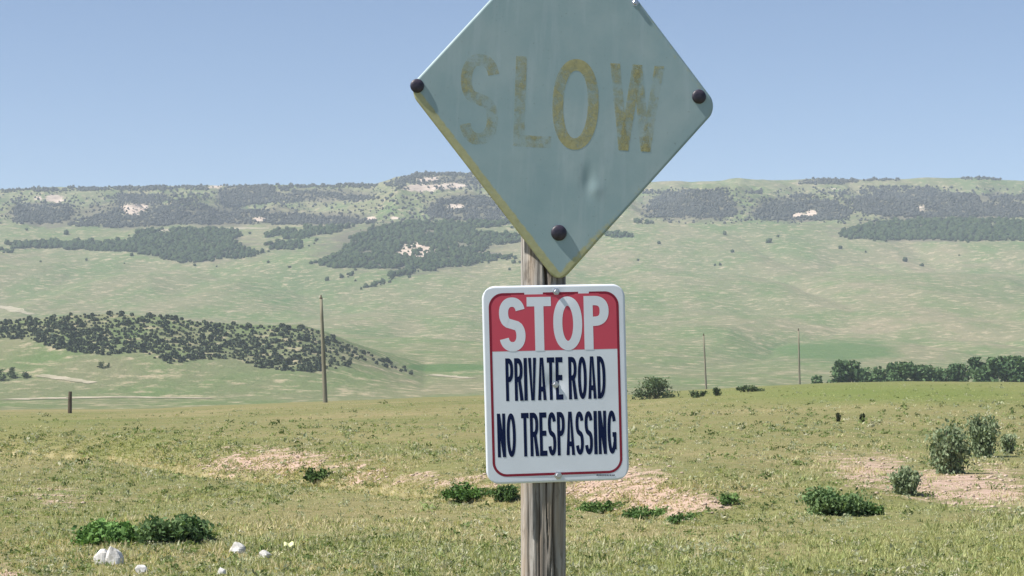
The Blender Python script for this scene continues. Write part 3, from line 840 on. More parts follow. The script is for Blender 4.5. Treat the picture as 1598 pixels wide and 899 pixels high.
def grass():
    r = np.random.default_rng(42)
    nc = 70000
    # clumps: as many per patch of the view, near and far
    px = r.uniform(-90, 1690, nc)
    py = RIDGE(px) + 2 + (930 - RIDGE(px)) * r.random(nc) ** 0.9
    c, ok = hit(px, py); px, py, c = px[ok], py[ok], c[ok]
    so = blobs(px, py, SOIL) + 0.35 * fbm(c[:, 0] / 0.9, c[:, 1] / 1.4, 3)
    k = (so < r.uniform(0.35, 1.9, len(c))) & (c[:, 1] < 175) & ~((np.abs(py - RIM(px) - 1) < 2.5) & (px < 830) & (r.random(len(c)) < 0.7))
    px, py, c, so = px[k], py[k], c[k], so[k]
    lush = blobs(px, py, LUSH_NEAR)
    n = len(c); nb = 10
    Yd = c[:, 1]
    tall = 0.022 + 0.040 * np.clip(0.4 + 1.2 * fbm(c[:, 0] / 1.2, c[:, 1] / 1.2, 3), 0, 1) + 0.025 * r.random(n)
    tall *= np.where(r.random(n) < 0.05, 1.8, 0.85)
    spread = 0.035 + 0.0016 * Yd
    A = r.uniform(0, 2 * math.pi, (n, nb)); q = np.sqrt(r.random((n, nb)))
    bx = c[:, 0:1] + np.cos(A) * q * spread[:, None]; by = c[:, 1:2] + np.sin(A) * q * spread[:, None]
    bz = c[:, 2:3] - 0.02 + 0 * bx
    L = tall[:, None] * r.uniform(0.5, 1.25, (n, nb))
    lean = r.uniform(0.15, 1.15, (n, nb)); d = A + r.normal(size=(n, nb)) * 0.9
    tx = bx + np.cos(d) * L * np.sin(lean); ty = by + np.sin(d) * L * np.sin(lean); tz = bz + L * np.cos(lean)
    wid = (0.0050 + 0.00024 * Yd)[:, None] * r.uniform(0.6, 1.5, (n, nb))
    fa = r.uniform(0, math.pi, (n, nb)); wx = np.cos(fa) * wid; wy = np.sin(fa) * wid
    V = np.stack([np.stack([bx - wx, by - wy, bz], -1), np.stack([bx + wx, by + wy, bz], -1), np.stack([tx, ty, tz], -1)], 2).reshape(-1, 3)
    Fc = np.arange(len(V)).reshape(-1, 3)
    pal = np.array([(0.335, 0.375, 0.160), (0.400, 0.420, 0.200), (0.500, 0.510, 0.345), (0.560, 0.500, 0.315), (0.22, 0.255, 0.11)])
    dry = 1.5 * fbm(c[:, 0] / 7, c[:, 1] / 12, 3) + 0.5 * fbm(c[:, 0] / 1.5, c[:, 1] / 1.5, 2) + 0.5 * so - 0.6 * lush
    onrim = (np.abs(py - RIM(px) - 2) < 4.5) & (px < 840)
    u = r.random(n)
    k = np.where(u < 0.30, 1, np.where(u < 0.50, 0, np.where(u < 0.72, 2, np.where(u < 0.86, 3, 4))))
    k = np.where((dry > 0.25) & (u > 0.35), 3, k); k = np.where((dry < -0.25) & (u > 0.5), 1, k)
    k = np.where(onrim & (u > 0.15), 3, k)
    cc = pal[k][:, None, :] * r.uniform(0.75, 1.3, (n, nb, 1))
    me = mesh_np('prairie_grass', V, Fc, False, np.repeat(cc.reshape(-1, 3), 3, 0))
    tag(link('prairie_grass', me, M['grass']), 'short green and straw coloured prairie grass covering the field', 'grass', None, 'stuff')


def forbs():
    # small leafy tufts among the grass: pale sage, fresh green and dark ones
    r = np.random.default_rng(77)
    nc, nl = 11000, 18
    px = r.uniform(-60, 1660, nc); py = RIDGE(px) + 5 + (915 - RIDGE(px) - 5) * r.random(nc) ** 0.85
    c, ok = hit(px, py); ok &= (c[:, 1] < 155) & (blobs(px, py, SOIL) < r.uniform(0.2, 1.0, nc)); c = c[ok]; n = len(c)
    clus = fbm(c[:, 0] / 1.6 + 40, c[:, 1] / 2.6, 3)
    k = clus > r.uniform(-0.5, 0.35, n); c = c[k]; n = len(c)
    size = (0.035 + 0.04 * r.random(n)) * np.where(r.random(n) < 0.10, 1.8, 1.0) * np.clip(c[:, 1] / 26, 0.8, 2.4)
    d = r.normal(size=(n, nl, 3)); d /= np.linalg.norm(d, axis=2)[..., None]; d[..., 2] = np.abs(d[..., 2]) * 0.75
    p = c[:, None, :] + d * (size[:, None] * r.random((n, nl)) ** 0.5)[..., None]
    p[..., 2] += 0.012
    V, Fc = leaf_quads(p.reshape(-1, 3), 1.0, r, 0.4, 0.5)
    cen = np.repeat(p.reshape(-1, 3), 4, 0); V = cen + (V - cen) * np.repeat(np.repeat(size * 0.48, nl), 4)[:, None]
    pal = np.array([(0.34, 0.37, 0.24), (0.24, 0.30, 0.12), (0.095, 0.135, 0.045), (0.48, 0.47, 0.34), (0.16, 0.22, 0.08)])
    kk = r.choice(5, n, p=[0.30, 0.24, 0.14, 0.16, 0.16])
    cc = pal[kk][:, None, :] * r.uniform(0.75, 1.25, (n, nl, 1))
    tag(link('field_weeds', mesh_np('field_weeds', V, Fc, False, np.repeat(cc.reshape(-1, 3), 4, 0)), M['grass']), 'small sage green and dark weeds scattered among the grass', 'weeds', None, 'stuff')


clods()
grass()
forbs()

# ------------------------------------------------------------------ the post
POST_X, POST_Y, POST_R = 0.0985, 5.9975, 0.0705


def make_post():
    root = empty('wooden_post', (POST_X, POST_Y, 0)); tag(root, 'weathered grey cracked wooden post carrying both signs', 'post')
    nA, nZ = 180, 260
    z = np.linspace(-0.25, 3.05, nZ); a = np.linspace(0, 2 * math.pi, nA, endpoint=False)
    A, Z = np.meshgrid(a, z)
    wob = 0.05 * fbm(Z * 0.9, A * 0 + 2.0, 2)
    g = A + wob + 0.03 * np.sin(Z * 2.1)
    # closed around: sample noise on the unit circle
    nx, ny = np.cos(g), np.sin(g)
    r = POST_R * (1 + 0.035 * fbm(nx * 1.6 + 5, ny * 1.6 + Z * 0.35, 3))
    fine = fbm(nx * 16 + 3 + ny * 3, ny * 16 + Z * 1.1, 3)
    r = r + 0.0022 * fine
    crk = np.zeros_like(r)
    for (ang, wdt, dep, z0, z1, ph) in [(-1.50, 0.055, 0.016, -0.3, 3.2, 0.0), (-1.05, 0.035, 0.010, 0.6, 3.2, 1.0), (-1.95, 0.03, 0.007, -0.3, 1.35, 2.0), (-2.25, 0.030, 0.006, -0.3, 3.2, 3.3), (-0.75, 0.035, 0.008, -0.3, 1.25, 4.2),
                                        (-1.28, 0.025, 0.006, 0.9, 1.45, 5.1), (-1.72, 0.028, 0.007, 0.2, 1.6, 2.7), (0.4, 0.05, 0.012, -0.3, 3.2, 0.7), (1.6, 0.05, 0.012, -0.3, 3.2, 1.9), (2.6, 0.04, 0.010, -0.3, 3.2, 2.9), (-2.75, 0.03, 0.006, -0.3, 3.2, 6.2)]:
        ca = ang + 0.10 * np.sin(Z * 1.7 + ph) + 0.05 * np.sin(Z * 7.3 + ph * 2) + 0.02 * np.sin(Z * 23 + ph)
        dd = np.angle(np.exp(1j * (A - ca)))
        wz = wdt * (0.7 + 0.5 * np.sin(Z * 4.1 + ph * 3))
        crk += dep * np.exp(-(dd / wz) ** 2) * sm(z0, z0 + 0.15, Z) * (1 - sm(z1 - 0.2, z1, Z))
    # hollow darkened below the sign, shaped in for the sign's shadow wedge
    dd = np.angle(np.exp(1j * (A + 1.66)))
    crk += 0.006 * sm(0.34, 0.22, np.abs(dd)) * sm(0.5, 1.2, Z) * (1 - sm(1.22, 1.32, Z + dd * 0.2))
    r = r - crk
    V = np.stack([np.cos(A) * r, np.sin(A) * r, Z], -1).reshape(-1, 3)
    q = np.arange(nA * nZ).reshape(nZ, nA); q2 = np.roll(q, -1, 1)
    Fc = np.stack([q[:-1], q2[:-1], q2[1:], q[1:]], -1).reshape(-1, 4)
    me = mesh_np('shaft', V, Fc, True)
    at_ = me.attributes.new('crack_and_shadow', 'FLOAT', 'POINT'); at_.data.foreach_set('value', np.clip(crk / 0.010, 0, 1).astype(np.float32).ravel())
    m, nt, b = mat('weathered_wood')
    O = N(nt, 'ShaderNodeTexCoord').outputs['Object']
    P = mapping(nt, O, (1, 1, 0.05)); P2 = mapping(nt, O, (1, 1, 0.16))
    f1 = noise(nt, P, 75, 5, 0.7); f2 = noise(nt, P2, 16, 4, 0.6)
    col = ramp(nt, f1, [(0.34, (0.12, 0.112, 0.105)), (0.5, (0.27, 0.255, 0.235)), (0.68, (0.46, 0.435, 0.405))])
    col = mixc(nt, ramp(nt, f2, [(0.48, 0.0), (0.66, 0.55)]), col, (0.36, 0.275, 0.195))
    col = mixc(nt, ramp(nt, noise(nt, mapping(nt, O, (1, 1, 0.3)), 22, 5, 0.7), [(0.56, 0.0), (0.68, 0.8)]), col, (0.10, 0.085, 0.07))
    col = mixc(nt, math_(nt, 'MULTIPLY', attr(nt, 'crack_and_shadow'), 0.85), col, (0.085, 0.065, 0.05))
    nt.links.new(col, b.inputs['Base Color']); b.inputs['Roughness'].default_value = 0.9; b.inputs['Specular IOR Level'].default_value = 0.15
    bump(nt, b, math_(nt, 'ADD', f1, math_(nt, 'MULTIPLY', f2, 0.5)), 0.6, 0.004)
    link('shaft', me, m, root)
    # sawn top with rings
    rt = r[-1]; V = [(math.cos(a[k]) * rt[k], math.sin(a[k]) * rt[k], 3.05) for k in range(nA)] + [(0, 0, 3.07)]
    link('sawn_top', mesh_py('sawn_top', V, [(k, (k + 1) % nA, nA) for k in range(nA)], True), m, root)


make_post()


# ------------------------------------------------------------------ the signs
class Plate:
    """A sign's own flat frame: right axis, up axis, facing normal, centre."""
    def __init__(s, yaw, pitch, roll, c):
        r = np.array([math.cos(yaw), math.sin(yaw), 0]); n = np.array([math.sin(yaw), -math.cos(yaw), 0]); u = np.array([0, 0, 1.0])
        u2 = u * math.cos(pitch) + n * math.sin(pitch); n2 = n * math.cos(pitch) - u * math.sin(pitch)
        s.R = r * math.cos(roll) + u2 * math.sin(roll); s.U = -r * math.sin(roll) + u2 * math.cos(roll); s.N = n2; s.C = np.array(c, float)

    def uv(s, px, py):
        d = np.array([(px - CX) / F, 1.0, (HY - py) / F]); o = np.array([0, 0, ZC])
        t = np.dot(s.C - o, s.N) / np.dot(d, s.N)
        p = o + d * t - s.C
        return np.array([p @ s.R, p @ s.U])

    def matrix(s):
        m = Matrix.Identity(4)
        for i in range(3):
            m[i][0] = s.R[i]; m[i][1] = s.U[i]; m[i][2] = s.N[i]; m[i][3] = s.C[i]
        return m


def rounded_grid(w, h, r, nx, ny, thick, dent=None):
    """Closed sheet with rounded corners, finely divided so that it can be dented."""
    def cr(n, half, r):
        a = np.linspace(-half, -half + r, 7)[:-1]; b = np.linspace(-half + r, half - r, n); return np.concatenate([a, b, -a[::-1]])
    X, Yv = np.meshgrid(cr(nx, w / 2, r), cr(ny, h / 2, r))
    ax, ay = np.abs(X), np.abs(Yv)
    u = np.clip((ax - (w / 2 - r)) / r, 0, 1); v = np.clip((ay - (h / 2 - r)) / r, 0, 1)
    k = (u > 0) & (v > 0)
    X2 = np.where(k, np.sign(X) * (w / 2 - r + r * u * np.sqrt(1 - v * v / 2)), X)
    Y2 = np.where(k, np.sign(Yv) * (h / 2 - r + r * v * np.sqrt(1 - u * u / 2)), Yv)
    zz = dent(X2, Y2) if dent else 0 * X2
    nr, nc = X.shape; n = nr * nc
    V = np.concatenate([np.stack([X2, Y2, zz], -1).reshape(-1, 3), np.stack([X2, Y2, zz - thick], -1).reshape(-1, 3)])
    q = np.arange(n).reshape(nr, nc)
    fr = np.stack([q[:-1, :-1], q[:-1, 1:], q[1:, 1:], q[1:, :-1]], -1).reshape(-1, 4)
    bk = fr[:, ::-1] + n
    loop = np.concatenate([q[0, :-1], q[:-1, -1], q[-1, :0:-1], q[:0:-1, 0]]); l2 = np.roll(loop, -1)
    rim = np.stack([loop, loop + n, l2 + n, l2], -1)
    edge = np.minimum(w / 2 - np.abs(V[:, 0]), h / 2 - np.abs(V[:, 1]))
    return V, np.concatenate([fr, bk, rim]), edge, len(fr) + len(bk)


# ---- letters drawn as strokes: stem width a and bar height b, both as fractions of the letter box
def ribbon(pts, hx, hy, closed=False):
    P = np.array(pts, float)
    if closed: T = np.roll(P, -1, 0) - np.roll(P, 1, 0)
    else: T = np.gradient(P, axis=0)
    T = T / (np.linalg.norm(T, axis=1)[:, None] + 1e-9)
    nrm = np.stack([-T[:, 1], T[:, 0]], 1) * np.array([hx, hy])
    nrm = nrm * np.array([hx, hy]) / (np.linalg.norm(nrm, axis=1)[:, None] + 1e-9)
    A, B = P + nrm, P - nrm
    out = []; n = len(P)
    for i in range(n if closed else n - 1):
        j = (i + 1) % n; out += [[A[i], B[i], B[j]], [A[i], B[j], A[j]]]
    return out


def rect(x0, y0, x1, y1): return [[(x0, y0), (x1, y0), (x1, y1), (x0, y1)]]


def arc(cx, cy, rx, ry, a0, a1, n=24, e=1.0):
    t = np.radians(np.linspace(a0, a1, n))
    co, si = np.cos(t), np.sin(t)
    return list(zip(cx + rx * np.sign(co) * np.abs(co) ** e, cy + ry * np.sign(si) * np.abs(si) ** e))


def spline(pts, n=10):
    P = [np.array(p, float) for p in pts]; P = [2 * P[0] - P[1]] + P + [2 * P[-1] - P[-2]]
    o = []
    for i in range(1, len(P) - 2):
        p0, p1, p2, p3 = P[i - 1:i + 3]
        for t in np.linspace(0, 1, n, endpoint=False):
            o.append(0.5 * ((2 * p1) + (-p0 + p2) * t + (2 * p0 - 5 * p1 + 4 * p2 - p3) * t * t + (-p0 + 3 * p1 - 3 * p2 + p3) * t ** 3))
    return o + [P[-2]]


def glyph(ch, a, b):
    hx, hy = a / 2, b / 2
    L = []
    if ch == 'I': L += [rect(0, 0, 1, 1)]
    if ch == 'T': L += [rect(0, 1 - b, 1, 1) + rect(0.5 - hx, 0, 0.5 + hx, 1 - b)]
    if ch == 'L': L += [rect(0, 0, a, 1) + rect(a, 0, 1, b)]
    if ch == 'E': L += [rect(0, 0, a, 1) + rect(a, 0, 1, b) + rect(a, 1 - b, 0.97, 1) + rect(a, 0.52 - hy, 0.92, 0.52 + hy)]
    if ch in 'PR':
        lo = 0.44
        my = (lo + hy + 1 - hy) / 2; ry = (1 - hy - lo - hy) / 2; rx = min(0.42, 0.9 - a)
        bowl = [(a, 1 - hy), (1 - hx - rx, 1 - hy)] + arc(1 - hx - rx, my, rx, ry, 88, -88, 20, 0.8) + [(1 - hx - rx, lo + hy), (a, lo + hy)]
        L += [rect(0, 0, a, 1), ribbon(bowl, hx, hy)]
        if ch == 'R': L += [[[(0.42, lo + 0.02), (0.42 + a * 0.9, lo + 0.06), (1.05, 0), (1.05 - a * 1.15, 0)]]]
    if ch == 'D':
        rx = 0.55
        L += [rect(0, 0, a, 1), ribbon([(a, 1 - hy), (1 - hx - rx, 1 - hy)] + arc(1 - hx - rx, 0.5, rx, 0.5 - hy, 88, -88, 26, 0.8) + [(1 - hx - rx, hy), (a, hy)], hx, hy)]
    if ch == 'O': L += [ribbon(arc(0.5, 0.5, 0.5 - hx, 0.5 - hy, 0, 360, 49, 0.92)[:-1], hx, hy, True)]
    if ch == 'G':
        L += [ribbon(arc(0.5, 0.5, 0.5 - hx, 0.5 - hy, 32, 330, 44, 0.9), hx, hy), rect(0.55, 0.50 - b * 0.9, 1.0, 0.50) + rect(1 - a, 0.10, 1.0, 0.50 - b * 0.9)]
    if ch == 'S':
        rx, ry = 0.5 - hx, (1 - 2 * hy) / 4
        path = arc(0.5, 1 - hy - ry, rx, ry, 14, 238, 26, 0.9) + arc(0.5, hy + ry, rx, ry, 58, -166, 26, 0.9)
        L += [ribbon(path, hx, hy)]
    if ch in 'AV':
        w = a * 1.02; c0, c1 = 0.5 - w / 2 - 0.02, 0.5 + w / 2 + 0.02
        A_ = [[[(0, 0), (w, 0), (0.5 + 0.02, 1), (c0, 1)]], [[(1 - w, 0), (1, 0), (c1, 1), (0.5 - 0.02, 1)]]]
        if ch == 'A': A_ += [rect(0.25, 0.20, 0.75, 0.20 + b * 0.95)]
        else: A_ = [[[(x, 1 - y) for x, y in p] for p in s] for s in A_]
        L += A_
    if ch == 'W':
        w = a * 0.9
        for x0, x1, y0, y1 in ((0, 0.25, 1, 0), (0.5, 0.25, 1, 0), (0.5, 0.75, 1, 0), (1, 0.75, 1, 0)):
            t0 = x0 * (1 - w) ; t1 = x1 * (1 - w)
            L += [[[(t0, y0), (t0 + w, y0), (t1 + w, y1), (t1, y1)]]]
    if ch == 'N': L += [rect(0, 0, a, 1), rect(1 - a, 0, 1, 1), [[(0, 1), (a * 1.02, 1), (1, 0), (1 - a * 1.02, 0)]]]
    return L


WID = {'I': 0.42, 'T': 0.92, 'L': 0.85, 'E': 0.9, 'P': 0.95, 'R': 1.02, 'D': 1.02, 'O': 1.1, 'G': 1.08, 'S': 0.98, 'A': 1.04, 'V': 1.0, 'W': 1.4, 'N': 1.0, ' ': 0.42}


def word_faces(text, x0, x1, y0, y1, stem, bar, gap, z, zfun=None):
    """Faces of a word fitted into a box of the plate; stem, bar and gap in metres."""
    n = len(text.replace(' ', '')); gaps = (len(text) - 1) * gap
    tot = sum(WID[c] for c in text); k = (x1 - x0 - gaps) / tot
    V, Fc = [], []; x = x0; hgt = y1 - y0
    for ch in text:
        w = WID[ch] * k
        if ch != ' ':
            if ch == 'I': w_ = w
            for si, stroke in enumerate(glyph(ch, min(stem / w, 0.46), bar / hgt)):
                if zfun:
                    fine = []
                    for poly in stroke:
                        if len(poly) != 4: fine.append(poly); continue
                        p = [np.array(q_, float) for q_ in poly]; nu, nv = 4, 10
                        g_ = lambda i, j: tuple((p[0] * (1 - i / nu) + p[1] * i / nu) * (1 - j / nv) + (p[3] * (1 - i / nu) + p[2] * i / nu) * j / nv)
                        fine += [[g_(i, j), g_(i + 1, j), g_(i + 1, j + 1), g_(i, j + 1)] for i in range(nu) for j in range(nv)]
                    stroke = fine
                for poly in stroke:
                    o = len(V)
                    for (u, v) in poly: V.append((x + u * w, y0 + v * hgt, z + si * 0.00005 + (zfun(x + u * w, y0 + v * hgt) if zfun else 0)))
                    Fc.append(tuple(range(o, o + len(poly))))
        x += w + gap
    # make every face look along +z
    out = []
    for f_ in Fc:
        ar = sum(V[f_[i]][0] * V[f_[(i + 1) % len(f_)]][1] - V[f_[(i + 1) % len(f_)]][0] * V[f_[i]][1] for i in range(len(f_)))
        out.append(f_ if ar > 0 else f_[::-1])
    return V, out


def paint(key, col, rough=0.45, spec=0.35, dirt=0.06):
    m, nt, b = mat(key); M[key] = m
    O = N(nt, 'ShaderNodeTexCoord').outputs['Object']
    n = noise(nt, O, 9, 5, 0.65)
    nt.links.new(mixc(nt, ramp(nt, n, [(0.4, 0.0), (0.75, dirt * 4)]), col, tuple(x * 0.72 + 0.01 for x in col)), b.inputs['Base Color'])
    b.inputs['Roughness'].default_value = rough; b.inputs['Specular IOR Level'].default_value = spec
    return m


paint('sign_white', (0.80, 0.85, 0.93)); paint('sign_red', (0.64, 0.080, 0.125)); paint('sign_maroon', (0.26, 0.012, 0.035)); paint('sign_navy', (0.004, 0.012, 0.060), 0.5, 0.15)
m, nt, b = mat('zinc'); M['zinc'] = m
b.inputs['Base Color'].default_value = (0.55, 0.56, 0.58, 1); b.inputs['Metallic'].default_value = 0.9; b.inputs['Roughness'].default_value = 0.35
m, nt, b = mat('bare_aluminium'); M['aluminium'] = m
b.inputs['Base Color'].default_value = (0.42, 0.45, 0.47, 1); b.inputs['Metallic'].default_value = 0.6; b.inputs['Roughness'].default_value = 0.5
m, nt, b = mat('dark_bolt'); M['dark_bolt'] = m
O = N(nt, 'ShaderNodeTexCoord').outputs['Object']
nt.links.new(ramp(nt, noise(nt, O, 60, 4), [(0.35, (0.014, 0.013, 0.026)), (0.7, (0.05, 0.04, 0.06))]), b.inputs['Base Color']); b.inputs['Roughness'].default_value = 0.45


def bolt(parent, u, v, r, material, z=0.0, hexhead=False):
    if hexhead: Vb, Fb = lathe([(r * 1.5, 0), (r * 1.5, r * 0.18), (r, r * 0.2), (r * 0.98, r * 0.75), (r * 0.8, r * 0.9)], 6)
    else: Vb, Fb = lathe([(r, 0), (r, r * 0.12), (r * 0.93, r * 0.20), (r * 0.75, r * 0.30), (r * 0.45, r * 0.37), (r * 0.15, r * 0.40)], 24)
    o = link('bolt', mesh_py('bolt', Vb, Fb, not hexhead), material, parent); o.location = (u, v, z)
    return o


def strip_ring(w, h, r, t, z, n=10):
    """A thin rounded-rectangle line of width t (outer size w x h)."""
    def loop(w, h, r):
        P = []
        for cx, cy, a0 in ((w / 2 - r, h / 2 - r, 0), (-w / 2 + r, h / 2 - r, 90), (-w / 2 + r, -h / 2 + r, 180), (w / 2 - r, -h / 2 + r, 270)):
            P += arc(cx, cy, r, r, a0, a0 + 90, n)
        return P
    A, B = loop(w, h, r), loop(w - 2 * t, h - 2 * t, r - t)
    V = [(x, y, z) for x, y in A] + [(x, y, z) for x, y in B]; k = len(A)
    return V, [(i, (i + 1) % k, k + (i + 1) % k, k + i) for i in range(k)]


# ---- STOP / PRIVATE ROAD / NO TRESPASSING
def stop_sign():
    pl = Plate(R(9), 0, R(1.45), (0, 0, 0))
    Yc = 5.925; cpx, cpy = 867.5, 598.7
    pl.C = np.array([(cpx - CX) / F * Yc, Yc, ZC + (HY - cpy) * Yc / F])
    root = empty('stop_sign', (0, 0, 0)); root.matrix_world = pl.matrix()
    tag(root, 'white and red sign reading STOP PRIVATE ROAD NO TRESPASSING on the post', 'sign')
    w = 0.4495; h = 0.611
    dent = lambda x, y: -0.0035 * np.exp(-((x - 0.0) ** 2 + (y + 0.0) ** 2) / 0.03 ** 2) - 0.002 * np.exp(-((x - 0.02) ** 2 + (y - 0.285) ** 2) / 0.035 ** 2) + 0.0015 * np.sin(x * 6 + 1) * np.sin(y * 5)
    df = lambda x, y: float(dent(np.array(x), np.array(y)))
    V, Fc, edge, nfb = rounded_grid(w, h, 0.042, 90, 120, 0.002, dent)
    me = mesh_np('plate', V, Fc, True); me.materials.append(M['sign_white']); me.materials.append(M['aluminium'])
    n1 = (nfb) // 2; mi = np.zeros(len(Fc), np.int32); mi[n1:] = 1; me.polygons.foreach_set('material_index', mi)
    sh = np.ones(len(Fc), bool); sh[nfb:] = False; me.polygons.foreach_set('use_smooth', sh)
    link('plate', me, None, root)
    # thin maroon frame line
    fw, fh, fr = w - 0.040, h - 0.044, 0.045
    V, Fc = strip_ring(fw, fh, fr, 0.0078, 0.0, 12)
    # red panel: rounded top corners, flat foot, inside the line
    V = [(x, y, df(x, y) + 0.00030) for x, y, _ in V]
    yb = np.mean([pl.uv(770, 549)[1], pl.uv(960, 544)[1]])
    link('frame_line', mesh_py('frame_line', V, Fc), M['sign_maroon'], root)
    iw, ih, ir = fw - 0.0112, fh - 0.0112, fr - 0.0056
    top = arc(iw / 2 - ir, ih / 2 - ir, ir, ir, 0, 90, 12) + arc(-iw / 2 + ir, ih / 2 - ir, ir, ir, 90, 180, 12)
    nx = 60; xs = np.linspace(-iw / 2, iw / 2, nx)
    def ytop(x):
        ax = abs(x) - (iw / 2 - ir); return ih / 2 if ax <= 0 else ih / 2 - ir + math.sqrt(max(0, ir * ir - ax * ax))
    xs = np.unique(np.concatenate([xs, [-iw / 2 + ir * (1 - math.cos(t)) for t in np.linspace(0, 1.57, 12)], [iw / 2 - ir * (1 - math.cos(t)) for t in np.linspace(0, 1.57, 12)]]))
    V, Fc = [], []; ny = 30
    for x in xs:
        for j in range(ny):
            y = yb + (ytop(x) - yb) * j / (ny - 1); V.append((x, y, df(x, y) + 0.00018))
    for i in range(len(xs) - 1):
        for j in range(ny - 1): a_ = i * ny + j; Fc.append((a_, a_ + ny, a_ + ny + 1, a_ + 1))
    link('red_panel', mesh_py('red_panel', V, Fc), M['sign_red'], root)

    def word(text, xl, xr, yt, ybm, stem, bar, gap, material, z):
        ym = (yt + ybm) / 2; xm = (xl + xr) / 2
        u0 = pl.uv(xl, ym)[0]; u1 = pl.uv(xr, ym)[0]; v1 = pl.uv(xm, yt)[1]; v0 = pl.uv(xm, ybm)[1]
        V, Fc = word_faces(text, u0, u1, v0, v1, stem, bar, gap, z, df)
        o = link('lettering', mesh_py('lettering', V, Fc), M[material], root); return o
    word('STOP', 779, 950, 463, 547, 0.0285, 0.0290, 0.0060, 'sign_white', 0.00045)['label'] = 'large white STOP lettering'
    word('PRIVATE ROAD', 789, 945, 557.5, 624, 0.0098, 0.0165, 0.0032, 'sign_navy', 0.00030)['label'] = 'navy PRIVATE ROAD lettering'
    word('NO TRESPASSING', 776, 962, 643, 711, 0.0098, 0.0165, 0.0032, 'sign_navy', 0.00030)['label'] = 'navy NO TRESPASSING lettering'
    V, Fc = [], []
    x = 931
    r = np.random.default_rng(4)
    while x < 958:
        d = r.uniform(1.2, 2.4); p = pl.uv(x, 742.6); q = pl.uv(x + d, 740.6)
        o = len(V); V += [(p[0], p[1], 0.0006 + df(*p)), (q[0], p[1], 0.0006 + df(*p)), (q[0], q[1], 0.0006 + df(*p)), (p[0], q[1], 0.0006 + df(*p))]; Fc.append((o, o + 1, o + 2, o + 3)); x += d + 0.7
    link('fine_print', mesh_py('fine_print', V, Fc), M['sign_navy'], root)['label'] = 'illegibly small dark print line'
    for (px, py, rr) in ((868, 455, 0.0075), (867, 600, 0.0075), (871, 742, 0.0085)):
        u, v = pl.uv(px, py); bolt(root, u, v, rr, M['zinc'], 0.0008 + df(u, v), True)


stop_sign()


